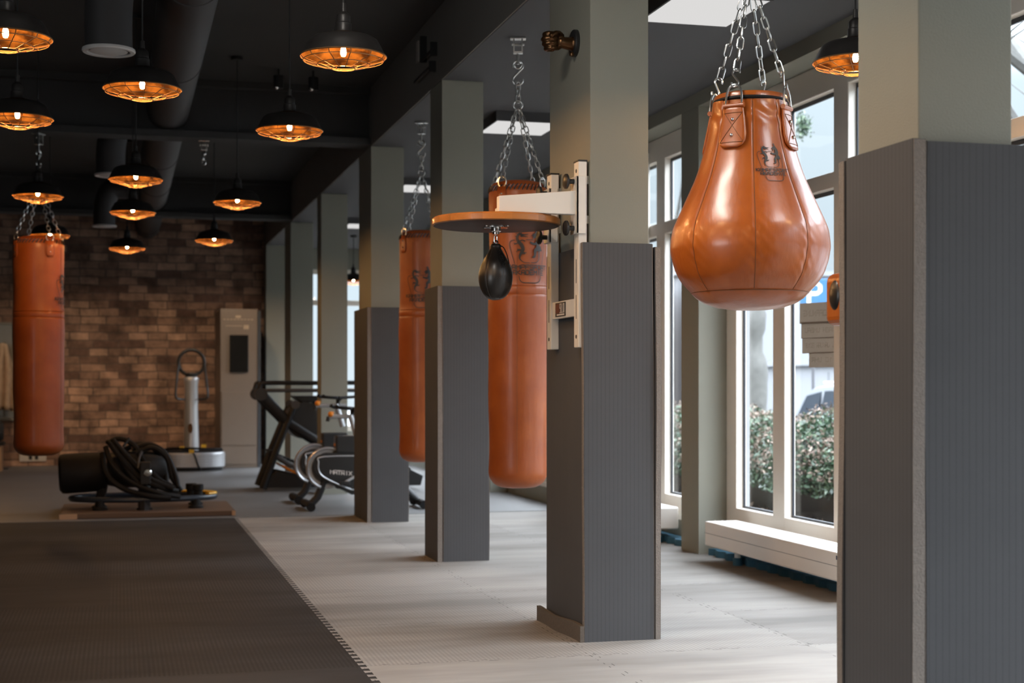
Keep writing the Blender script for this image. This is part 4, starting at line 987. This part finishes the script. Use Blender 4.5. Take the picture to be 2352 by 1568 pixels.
b = MB(); b.lathe([(.0004, -.24), (.12, -.235), (.15, -.20), (.155, 0), (.15, .20), (.12, .235), (.0004, .24)], 20, (0, 0, .157), 'x'); b.build('body', mat('black nylon', (.02, .02, .02), .7), t)
b = MB(); b.tube(arc((0, -.02, .24), .10, 10, 170, 10, 'xz', .14), .012, 6); b.build('strap', BLACKR, t)
t = thing('wall_socket_box', 'low white socket box on the brick wall below the left punching bag', 'socket box', (-1.32, YB-.025, .13))
MB().box(-.20, 0, -.06, .20, .024, .07).build('cover', mat('socket white', (.55, .50, .44), .5), t, .004)
b = MB(); b.box(-.06, -.006, -.03, -.01, .001, .05); b.box(.03, -.006, -.03, .08, .001, .05); b.build('insert', BLACKP, t)

# ================================================================== wooden base with the rope machine
t = thing('floor_board', 'low brown wooden platform carrying the black hose machine', 'platform', (.265, 15.42, 0))
MB().box(-.825, -.63, .003, .825, .63, .05).build('board', PLANKW, t, .004)
MB().box(-.826, -.634, .0, -.66, -.6305, .05).build('pale_edge', PALEW, t)
MB().box(.79, -.634, .004, .826, -.6305, .05).build('edge_corner', PALEW, t)
t = thing('rope_trainer', 'black training machine draped with thick hoses on the wooden platform', 'exercise machine', (.23, 15.42, .05))
Q = lambda u, v, z: (u, v, z-.05)
b = MB(); b.lathe([(.0004, -.80), (.165, -.80), (.195, -.775), (.20, -.74), (.197, -.42), (.19, -.36), (.0004, -.355)], 40, Q(0, .12, .43), 'x'); b.xf(Matrix.Rotation(R(-3), 4, 'Y')); b.build('drum', BLACKR, t)
b = MB(); b.lathe([(.16, -.36), (.185, -.25), (.19, .0), (.16, .20), (.10, .26)], 28, Q(0, .10, .43), 'x'); b.build('housing', BLACKS, t)
b = MB(); b.tube([Q(.70*cos(2*PI*i/48), .05+.36*sin(2*PI*i/48), .150) for i in range(48)], .030, 10, closed=True); b.build('base_ring', mat('blue black tube', (.03, .04, .055), .3), t)
b = MB(); b.tube([Q(.70*cos(R(q)), .05+.36*sin(R(q)), .183) for q in range(-28, 62, 6)], .014, 8, flat=2.0); b.build('yellow_band', YELLOWP, t)
for u, v in ((-.43, .05), (-.42, -.24), (.50, -.2), (.52, .25), (.0, -.31)):
    b = MB(); b.lathe([(.075, .05), (.075, .065), (.045, .085), (.04, .14)], 18, (u, v, -.05)); b.build('foot', BLACKR, t)
for u, v, z0, z1, w in ((-.42, .08, .15, .36, .06), (.0, -.28, .06, .34, .05), (.10, .2, .15, .36, .05), (.0, -.36, .0, .30, .075)):
    b = MB(); b.tube([Q(u, v, z0), Q(u*.9, v*.5, z1)], w*.8, 8); b.build('post', BLACKS, t)
HOSE = [[(-.33, -.12, .70), (-.22, -.22, .55), (-.05, -.27, .37), (.15, -.30, .27), (.32, -.22, .22)], [(-.30, -.10, .73), (-.15, -.22, .56), (.05, -.28, .36), (.28, -.30, .25)],
        [(-.37, -.08, .66), (-.30, -.22, .48), (-.12, -.28, .32), (.12, -.34, .22), (.34, -.28, .17)], [(-.34, .0, .70), (-.24, .0, .74), (-.10, -.05, .68), (-.02, -.12, .55), (.12, -.20, .36), (.30, -.20, .25)],
        [(-.12, -.05, .64), (.05, -.06, .68), (.20, -.10, .60), (.29, -.16, .42), (.33, -.20, .26)], [(-.08, -.10, .60), (.08, -.10, .65), (.22, -.12, .55), (.27, -.16, .36), (.36, -.14, .22)],
        [(-.40, -.06, .60), (-.36, -.20, .40), (-.20, -.28, .26), (.05, -.36, .19), (.25, -.34, .165)], [(-.20, .05, .62), (-.05, .05, .68), (.12, .04, .62), (.20, .0, .46), (.22, -.05, .28)],
        [(-.35, -.04, .71), (-.28, -.14, .66), (-.20, -.22, .50), (-.05, -.28, .30), (.10, -.32, .20)]]
for h in HOSE:
    b = MB(); b.tube(smooth_path([Q(*p) for p in h], 6), .027, 8); b.build('hose', BLACKR, t)
b = MB(); b.box(*Q(-.04, -.33, .30), *Q(.06, -.24, .52)); cbx = b.build('control_box', BLACKS, t, .008)
b = MB(); b.lathe([(.0004, .010), (.032, .008), (.040, 0), (.040, -.01)], 24, Q(.03, -.335, .415), 'y'); b.xf(Matrix.Identity(4)); b.build('dial', CHROME2, cbx)
b = MB(); b.tube([Q(-.20, -.05, .66), Q(-.14, -.06, .75)], .014, 8); b.build('chrome_pin', CHROME2, t)
b = MB(); b.tube(smooth_path([Q(-.02, -.2, .62), Q(-.05, -.26, .55), Q(-.06, -.28, .46)], 4), .010, 6); b.build('grey_cable', DGREY, t)
for u, v in ((.47, .12), (.53, -.03)):
    b = MB(); b.lathe([(.0004, .0), (.045, 0), (.045, .045), (.056, .05), (.056, .105), (.050, .11), (.0004, .11)], 20, Q(u, v, .165)); b.build('peg', BLACKR, t)

# ================================================================== treadmill
t = thing('treadmill', 'black curved treadmill with long handrails behind the exercise bikes', 'exercise machine', (1.62, 18.05, 0))
for v in (0, .62):
    sd = v; zt = lambda u, z: (u, sd, z)
    b = MB(); b.tube([zt(.03, .03), zt(.20, .50), zt(.42, 1.06)], [.085, .075, .06], 12, flat=.55); b.build('leg', BLACKS, t)
    b = MB(); b.tube([zt(.02, 1.16), zt(.36, .80), zt(.80, .52), zt(1.2, .40)], [.06, .055, .05, .045], 12, flat=.55); b.build('frame_arm', BLACKS, t)
    b = MB(); b.tube(smooth_path([zt(-.01, 1.12), zt(.0, 1.26), zt(.08, 1.295), zt(.6, 1.295), zt(1.45, 1.29), zt(1.6, 1.2)], 5), .028, 10); b.build('handrail', BLACKS, t)
    b = MB(); b.tube([zt(.07, 1.205), zt(1.3, 1.205)], .022, 10); b.build('lower_rail', DGREY, t)
    b = MB(); b.cyl((.415, sd-.062, 1.035), (.415, sd-.02, 1.035), .052, n=18); b.build('silver_cap', DGREY, t)
    b = MB(); b.cyl((.01, sd-.05, 1.16), (.01, sd+.05, 1.16), .075, n=20); b.build('hub', BLACKP, t)
    b = MB(); pts = [(.05, .04), (1.95, .04), (1.98, .16), (1.7, .30), (1.4, .22), (1.0, .17), (.5, .17), (.2, .24), (.08, .16)]
    b.prism(pts, sd-.04, sd+.04, 'xz'); b.build('side_frame', BLACKS, t, .01)
    b = MB(); b.tube(smooth_path([zt(.20, .42), zt(.36, .31), zt(.55, .24), zt(.75, .21)], 5), .03, 8); b.xf(Matrix.Translation((0, -.05, 0))); b.build('curved_rail', DGREY, t)
    b = MB(); b.tube(smooth_path([zt(.25, .31), zt(.38, .235), zt(.52, .195), zt(.65, .185)], 5), .014, 8); b.xf(Matrix.Translation((0, -.06, 0))); b.build('orange_trim', ORANGEP, t)
b = MB()
for i in range(38):
    u = .12+i*.048; z = .22+.26*((u-1.05)/.95)**2; b.box(u, .05, z-.012, u+.042, .57, z+.012)
b.build('running_belt', BLACKR, t)
b = MB(); b.cyl((.55, .06, .84), (.55, .56, .84), .225, n=40); b.build('flywheel_cover', BLACKP, t)
b = MB(); b.prism([(.40, 1.14), (.78, 1.14), (.78, 1.10), (.62, 1.06), (.50, 1.06)], .10, .52, 'xz'); b.build('chest_pad', BLACKP, t, .015)
b = MB(); b.prism([(.66, 1.07), (.78, 1.07), (.80, .50), (.70, .50)], .2, .42, 'xz'); b.build('mast', BLACKS, t)

# ================================================================== spin bikes
def bike():
    t = thing('exercise_bike', '', 'exercise bike', (0, 0, 0), 0, 'exercise bikes beside the fourth column')
    # wheel
    b = MB(); b.lathe([(.205, -.02), (.212, 0), (.205, .02), (.165, .022), (.155, .012), (.03, .012), (.03, -.012), (.155, -.012), (.165, -.022), (.205, -.02)], 48, (.20, 0, .42), 'y', cap=False); w = b.build('flywheel', SILVER, t); b = MB(); b.cyl((.20, -.0135, .42), (.20, .0135, .42), .156, n=40); b.build('wheel_disc', DGREY, w)
    b = MB(); b.cyl((.20, -.04, .42), (.20, .04, .42), .045, n=20); b.build('axle', BLACKP, w)
    b = MB(); b.tube(arc((.20, -.03, .42), .205, 60, 250, 24), .017, 8, flat=1.6); b.build('wheel_guard', SILVER, t)
    def tri(g):
        P0 = [(.09-g, .49), (.16, .55+g*.6), (.80, .545+g), (.98+g, .45), (.99+g, .36), (.52, .20-g), (.40, .205-g), (.15-g, .33), (.09-g, .41)]
        return [(p.x, p.y) for p in smooth_path([(x, z, 0) for x, z in P0+P0[:1]], 4)][:-1]
    for s in (-1, 1):
        b = MB(); b.prism(tri(.035), s*.045, s*.075, 'xz'); c = b.build('drive_cover', BLACKP, t, .006)
        b = MB(); b.tube([(x, s*.077, z) for x, z in tri(-.012)], .0085, 6, closed=True); b.build('silver_outline', SILVER, c)
    b = MB(); st = text_strokes('MATRIX', .22, .45, .370, .408, .008)
    stroke_mesh(b, st, lambda x, y: (x, -.0775, y-.10*(x-.2)), .03); b.build('lettering', WHITEP, t)
    b = MB(); b.tube([(.20, -.03, .45), (.30, -.035, .60), (.44, 0, .70)], .03, 8); b.tube([(.20, .03, .45), (.30, .035, .60), (.44, 0, .70)], .03, 8); b.tube([(.44, 0, .66), (.75, 0, .45), (1.02, 0, .18), (1.14, 0, .07)], .045, 10); b.tube([(.20, 0, .36), (.10, 0, .12), (.04, 0, .06)], .04, 10); b.build('frame', BLACKS, t)
    b = MB(); b.box(.28, -.085, .57, .56, .085, .755); b.build('resistance_box', BLACKP, t, .02)
    b = MB(); b.box(.275, -.04, .645, .33, .04, .675); b.build('orange_knob', ORANGEP, t, .006)
    b = MB(); b.tube([(.515, 0, .72), (.44, 0, .965)], .030, 12); b.build('handlebar_post', SILVER, t)
    b = MB(); b.tube([(.22, 0, .95), (.55, 0, .95)], .022, 10); b.build('handlebar_slide', SILVER, t)
    b = MB(); b.ball((.235, -.02, .975), .030, 10); b.tube([(.235, -.02, .96), (.26, -.03, 1.0)], .012, 6); b.build('orange_lever', ORANGEP, t)
    b = MB(); b.tube([(.215, 0, .95), (.205, 0, .90)], .02, 8); b.build('slide_end', BLACKP, t)
    b = MB()
    for s in (-1, 1): b.tube(smooth_path([(.46, 0, 1.0), (.48, s*.06, 1.03), (.42, s*.20, 1.035), (.30, s*.22, 1.045), (.27, s*.20, 1.06)], 4), .018, 8)
    b.tube([(.46, 0, .95), (.46, 0, 1.02)], .022, 8); b.tube([(.44, -.2, 1.035), (.62, -.12, 1.045)], .016, 8); b.build('handlebar', BLACKR, t)
    b = MB(); b.tube([(.92, 0, .42), (.99, 0, .98)], .028, 12); b.build('seat_post', SILVER, t)
    b = MB(); b.lathe([(.0004, -.14), (.028, -.13), (.04, -.02), (.10, .08), (.10, .12), (.0004, .14)], 18, (1.0, 0, 1.03), 'x'); b.xf(Matrix.Translation((0, 0, 1.03*.4)) @ Matrix.Diagonal((1, 1, .6, 1))); b.build('saddle', BLACKR, t)
    for x in (.0, 1.16):
        b = MB(); b.tube([(x, -.27, .055), (x, .27, .055)], .035, 12, flat=1.2); b.tube([(x, -.30, .045), (x, -.26, .045)], .045, 12); b.tube([(x, .26, .045), (x, .30, .045)], .045, 12); b.build('stabilizer', BLACKR, t)
    for s, a in ((-1, 200), (1, 20)):
        cx, cz = .52, .36; px_, pz = cx+.17*cos(R(a)), cz+.17*sin(R(a)) - (.03 if s < 0 else 0)
        b = MB(); b.tube([(cx, s*.085, cz), (px_, s*.10, pz)], .014, 8); c = b.build('crank', SILVER, t)
        b = MB(); b.box(px_-.05, s*.11, pz-.018, px_+.05, s*.20, pz+.018); b.build('pedal', BLACKP, c, .006)
    return t
bk = bike(); bk.location = (1.86, 15.35, 0); bk['label'] = 'nearer exercise bike with a silver wheel and black drive cover'
bk2 = copy_tree(bk); bk2.location = (1.84, 16.25, 0); bk2['label'] = 'farther exercise bike with its silver handlebar set higher'
for ch in bk2.children:
    if any(ch.name.startswith(s) for s in ('handlebar', 'orange_lever', 'slide_end')): ch.location = (0, 0, .10)

# ================================================================== outside
struct('ground', MB().box(4.7, -30, -.6, 90, 90, -.4), ASPH, 'pale street surface outside the windows', 'street')
SOIL = mat('dark soil with dead leaves', (.10, .075, .055), .95, var=.6, vs_=9, bs=1, bscale=25)
LEAFM, nt, bb = nodes('dark hedge leaves')
oi = N(nt, 'ShaderNodeNewGeometry'); nt.links.new(ramp(nt, oi.outputs['Random Per Island'], [(0, (.020, .040, .022)), (.6, (.045, .085, .045)), (1, (.10, .14, .075))]), bb.inputs['Base Color']); bb.inputs['Roughness'].default_value = .4
DRYM, nt, bb = nodes('dry beige blossoms')
oi = N(nt, 'ShaderNodeNewGeometry'); nt.links.new(ramp(nt, oi.outputs['Random Per Island'], [(0, (.07, .045, .033)), (1, (.25, .19, .15))]), bb.inputs['Base Color']); bb.inputs['Roughness'].default_value = .9
BARK = mat('grey bark', (.095, .093, .086), .95, var=.35, vs_=9, bs=1, bscale=25)
def leaves(mb, n, fpos, size, seed):
    rnd = random.Random(seed); v = []; f = []
    for i in range(n):
        p = Vector(fpos(rnd)); a = Vector((rnd.gauss(0, 1), rnd.gauss(0, 1), rnd.gauss(0, 1))).normalized(); c = a.cross(Vector((rnd.gauss(0, 1), rnd.gauss(0, 1), rnd.gauss(0, 1)))).normalized()
        s = size*rnd.uniform(.6, 1.3); k = len(v)
        v += [p-a*s, p+c*s*.42, p+a*s, p-c*s*.42]; f.append((k, k+1, k+2, k+3))
    return mb.add(v, f)
def hedge(y0, y1, label, seed):
    t = thing('hedge', label, 'hedge', (7.55, (y0+y1)/2, -.25)); hy = (y1-y0)/2
    def fp(r):
        y = r.uniform(-hy, hy); a = r.uniform(0, PI); rad = r.uniform(.78, 1.05)*(1+.16*sin(y*3.1+seed)+.10*sin(y*7.7))
        return (-.62*rad*cos(a)*1.05, y, .36+.70*rad*sin(a)**.8)
    b = MB(); leaves(b, int((5200 if y0 < 20 else 2600)*(y1-y0)), fp, .034, seed); b.build('foliage', LEAFM, t)
    def fq(r):
        y = r.uniform(-hy, hy); a = r.uniform(.05*PI, .55*PI); rad = r.uniform(1.0, 1.1)*(1+.16*sin(y*3.1+seed)+.10*sin(y*7.7)); q = int(y*6+a*5)
        return (-.62*rad*cos(a)*1.05+.04*sin(q*7), y+.05*sin(q*3), .38+.70*rad*sin(a)**.8)
    b = MB(); leaves(b, int(800*(y1-y0)), fq, .026, seed+5); b.build('dry_blossoms', DRYM, t)
    b = MB(); b.lathe([(.40, -hy), (.50, -hy+.2), (.50, hy-.2), (.40, hy)], 14, (0, 0, .45), 'y'); b.build('branches', mat('dark twigs', (.03, .026, .02), .95) if 'dark twigs' not in MATS else MATS['dark twigs'], t)
    def fg(r): return (r.uniform(-1.5, -.35), r.uniform(-hy, hy), .02+abs(r.gauss(0, .05)))
    b = MB(); leaves(b, int(220*(y1-y0)), fg, .04, seed+9); b.build('fallen_leaves', DRYM, t)
hedge(10.4, 20.5, 'dark green hedge with dry beige blossoms outside the tall window', 3)
hedge(20.9, 32, 'farther dark green hedge outside the second window', 8)
struct('ground_bed', MB().box(4.98, -10, -.4, 8.9, 40, -.24), SOIL, 'planting bed covered with dead leaves', 'soil')
def tree(loc, h, r, label, seed, n=7, twig=False):
    rnd = random.Random(seed); t = thing('tree', label, 'tree', loc, 0, 'bare trees outside')
    pts = [(0, 0, 0)]; k = 12
    for i in range(1, k+1): pts.append((.02*sin(i*1.3+seed), .02*cos(i*1.7+seed), h*.62*i/k))
    rs = [r*(1.25-.45*i/k)*(1+.18*sin(i*2.6+seed)) for i in range(k+1)]
    b = MB(); b.tube(smooth_path(pts, 3), [rs[min(i//3, k)] for i in range(3*k+1)], 14); b.build('trunk', BARK, t)
    if twig:
        b = MB(); b.tube(smooth_path([(0, 0, 3.9), (-.2, -.9, 4.9), (-.5, -2.2, 5.25), (-.73, -3.1, 5.2)], 5), [.05]*5+[.03]*5+[.012]*6, 7); b.build('branch', BARK, t)
        b = MB(); leaves(b, 320, lambda r: (-.75+r.gauss(0, .045), -3.18+r.gauss(0, .06), 5.13+r.gauss(0, .075)), .035, 4); b.build('leafy_twig', LEAFM, t)
    for j in range(n):
        a = 2*PI*j/n+rnd.uniform(-.3, .3); z0 = h*rnd.uniform(.42, .62); b = MB(); p = Vector((0, 0, z0)); path = [p.copy()]; d = Vector((cos(a), sin(a), .75)).normalized()
        for q in range(6): d = (d+Vector((rnd.gauss(0, .25), rnd.gauss(0, .25), .12))).normalized(); p = p+d*h*.09; path.append(p.copy())
        b.tube(path, [r*.42*(1-q/7.5) for q in range(7)], 7)
        for q in range(2, 7):
            for _ in range(2):
                e = path[q]; dd = Vector((rnd.gauss(0, 1), rnd.gauss(0, 1), rnd.gauss(.4, .6))).normalized(); b.tube([e, e+dd*h*.05, e+dd*h*.10+Vector((0, 0, h*.02))], [r*.12, r*.08, r*.03], 5)
        b.build('branch', BARK, t)
tree((9.60, 21.55, -.4), 7, .135, 'grey tree trunk rising behind the hedge outside the tall window', 2, 0, True)
tree((8.6, 12.6, -.4), 7.5, .15, 'bare tree outside the window at the right picture edge', 5, 9)
tree((8.6, 37.0, -.4), 7, .17, 'bare tree seen in the narrow gap between the far columns', 9)
tree((10.5, 30.5, -.4), 7, .17, 'bare tree behind the farther hedge', 12, 4)
# buildings across the street
WHB = mat('pale grey render', (.185, .19, .198), .9, var=.03, vs_=.6)
PINK = mat('pink render', (.19, .125, .11), .9, var=.05, vs_=.6)
ROOFR = mat('dark roof', (.22, .20, .20), .8)
def house(loc, w, d, h, m, label, rh=2.0):
    t = thing('house', label, 'house', loc)
    MB().box(0, 0, 0, d, w, h).build('wall', m, t)
    b = MB(); b.prism([(-.4, h), (d+.4, h), (d/2, h+rh)], -.3, w+.3, 'xz'); b.build('roof', ROOFR, t)
    for i in range(int(w/4)):
        y = 2+i*4
        for z in (1.4, 4.2):
            if z+1.4 < h: f = MB().box(-.03, y, z, .0, y+1.1, z+1.4).build('window', FRAMEW, t); MB().box(-.045, y+.1, z+.1, -.031, y+1.0, z+1.3).build('pane', DARKGL, f)
def wallbox(loc, w, d, h, m, label):
    t = thing('building', label, 'building', loc); MB().box(0, 0, 0, d, w, h).build('wall', m, t); MB().box(-.15, -.15, h, d+.15, w+.15, h+.18).build('roof_edge', WHB, t)
    b = MB()
    for i in range(int(w/3)): b.box(-.02, i*3+1.4, .1, -.002, i*3+1.45, h-.2)
    b.build('joint', mat('grey joint', (.16, .165, .17), .9) if 'grey joint' not in MATS else MATS['grey joint'], t)
wallbox((19.6, 50, -.4), 12, 14, 5.6, WHB, 'white flat building across the street behind the parked car')
wallbox((19.3, 22, -.4), 25, .3, 2.2, WHB, 'low white garden wall across the street')
house((11.8, 49.0, -.4), 12, 6.6, 5.6, PINK, 'pink house across the street seen in the second window')
# road sign
BLUES = mat('blue sign', (.018, .085, .20), .5)
t = thing('parking_sign', 'blue parking sign on a grey post outside the tall window', 'sign', (13.2, 26.9, -.4))
b = MB(); b.cyl((0, .045, 0), (0, .045, 3.8), .03, n=10); b.build('post', DGREY, t)
b = MB(); b.box(-.28, -.02, 3.16, .28, .02, 3.74); bd = b.build('board', BLUES, t, .01); bd.rotation_euler = (0, 0, R(-26))
b = MB(); stroke_mesh(b, [[(-.10, -.2, .07), (-.10, .2, .07), (.06, .2, .07), (.12, .15, .07), (.12, .05, .07), (.06, 0, .07), (-.10, 0, .07)]], lambda x, y: (x, -.0215, y+3.45), .1); b.build('letter', WHITEP, bd)
# parked car
CARW = mat('light silver car paint', (.20, .21, .225), .2, coat=.6, var=.01)
t = thing('car', 'white car with dark windows parked behind the hedge', 'car', (12.9, 23.45, -.4))
side = [(-2.1, .35), (-2.15, .75), (-1.95, .98), (-1.2, 1.06), (-.55, 1.55), (.2, 1.66), (1.3, 1.63), (1.75, 1.45), (2.05, 1.02), (2.14, .7), (2.12, .35)]
sp = [(p.x, p.y) for p in smooth_path([(x, z, 0) for x, z in side], 4)]
b = MB(); n = len(sp); v = []; f = []
for x, k, zk in ((-.86, .96, 0), (-.80, 1.0, 0), (.80, 1.0, 0), (.86, .96, 0)):
    for (y, z) in sp:
        tum = .16*max(0, z-1.0)/.66; xx = x-(tum if x > 0 else -tum); v.append((xx, y*k, z if abs(x) < .85 else z*.985))
for a_ in range(3):
    for i in range(n): f.append((a_*n+i, a_*n+(i+1) % n, (a_+1)*n+(i+1) % n, (a_+1)*n+i))
f += [tuple(reversed(range(n))), tuple(3*n+i for i in range(n))]
b.add(v, f, True).build('body', CARW, t, split=30)
for s in (-1, 1):
    def wx(z): return s*(.872-.165*(z-1.0)/.66)
    def quad(pts_): 
        m = MB(); m.add([(wx(z), y, z) for y, z in pts_]+[(wx(z)-s*.02, y, z) for y, z in pts_], [tuple(range(len(pts_))), tuple(reversed(range(len(pts_), 2*len(pts_))))]+[(i, (i+1) % len(pts_), len(pts_)+(i+1) % len(pts_), len(pts_)+i) for i in range(len(pts_))]); return m
    quad([(.98, 1.06), (1.82, 1.06), (1.60, 1.46), (1.05, 1.54)]).build('side_window', DARKGL, t)
    quad([(.0, 1.06), (.90, 1.06), (.92, 1.55), (.05, 1.57)]).build('side_window', DARKGL, t)
    quad([(-1.05, 1.08), (-.08, 1.06), (-.05, 1.56), (-.50, 1.50)]).build('side_window', DARKGL, t)
b = MB(); b.prism([(-.66, 1.09), (.66, 1.09), (.54, 1.5), (-.54, 1.5)], 0, .02, 'xz'); M = Matrix.Translation((0, 2.42, 0)) @ Matrix.Shear('XZ', 4, (0, 0)); b.v = [(x, y+2.03-(z-1.02)*.62+.015, z) for x, y, z in b.v]; b.build('rear_window', DARKGL, t)
for y in (-1.35, 1.35):
    for x in (-.80, .80): b = MB(); b.lathe([(.0004, -.09), (.20, -.09), (.31, -.08), (.32, 0), (.31, .08), (.20, .09), (.0004, .09)], 28, (x, y, .32), 'x'); b.build('wheel', BLACKR, t)
b = MB(); [b.tube([(x, -.4, 1.70), (x, 1.3, 1.70)], .02, 6) for x in (-.55, .55)]; b.build('roof_rail', SILVER, t)
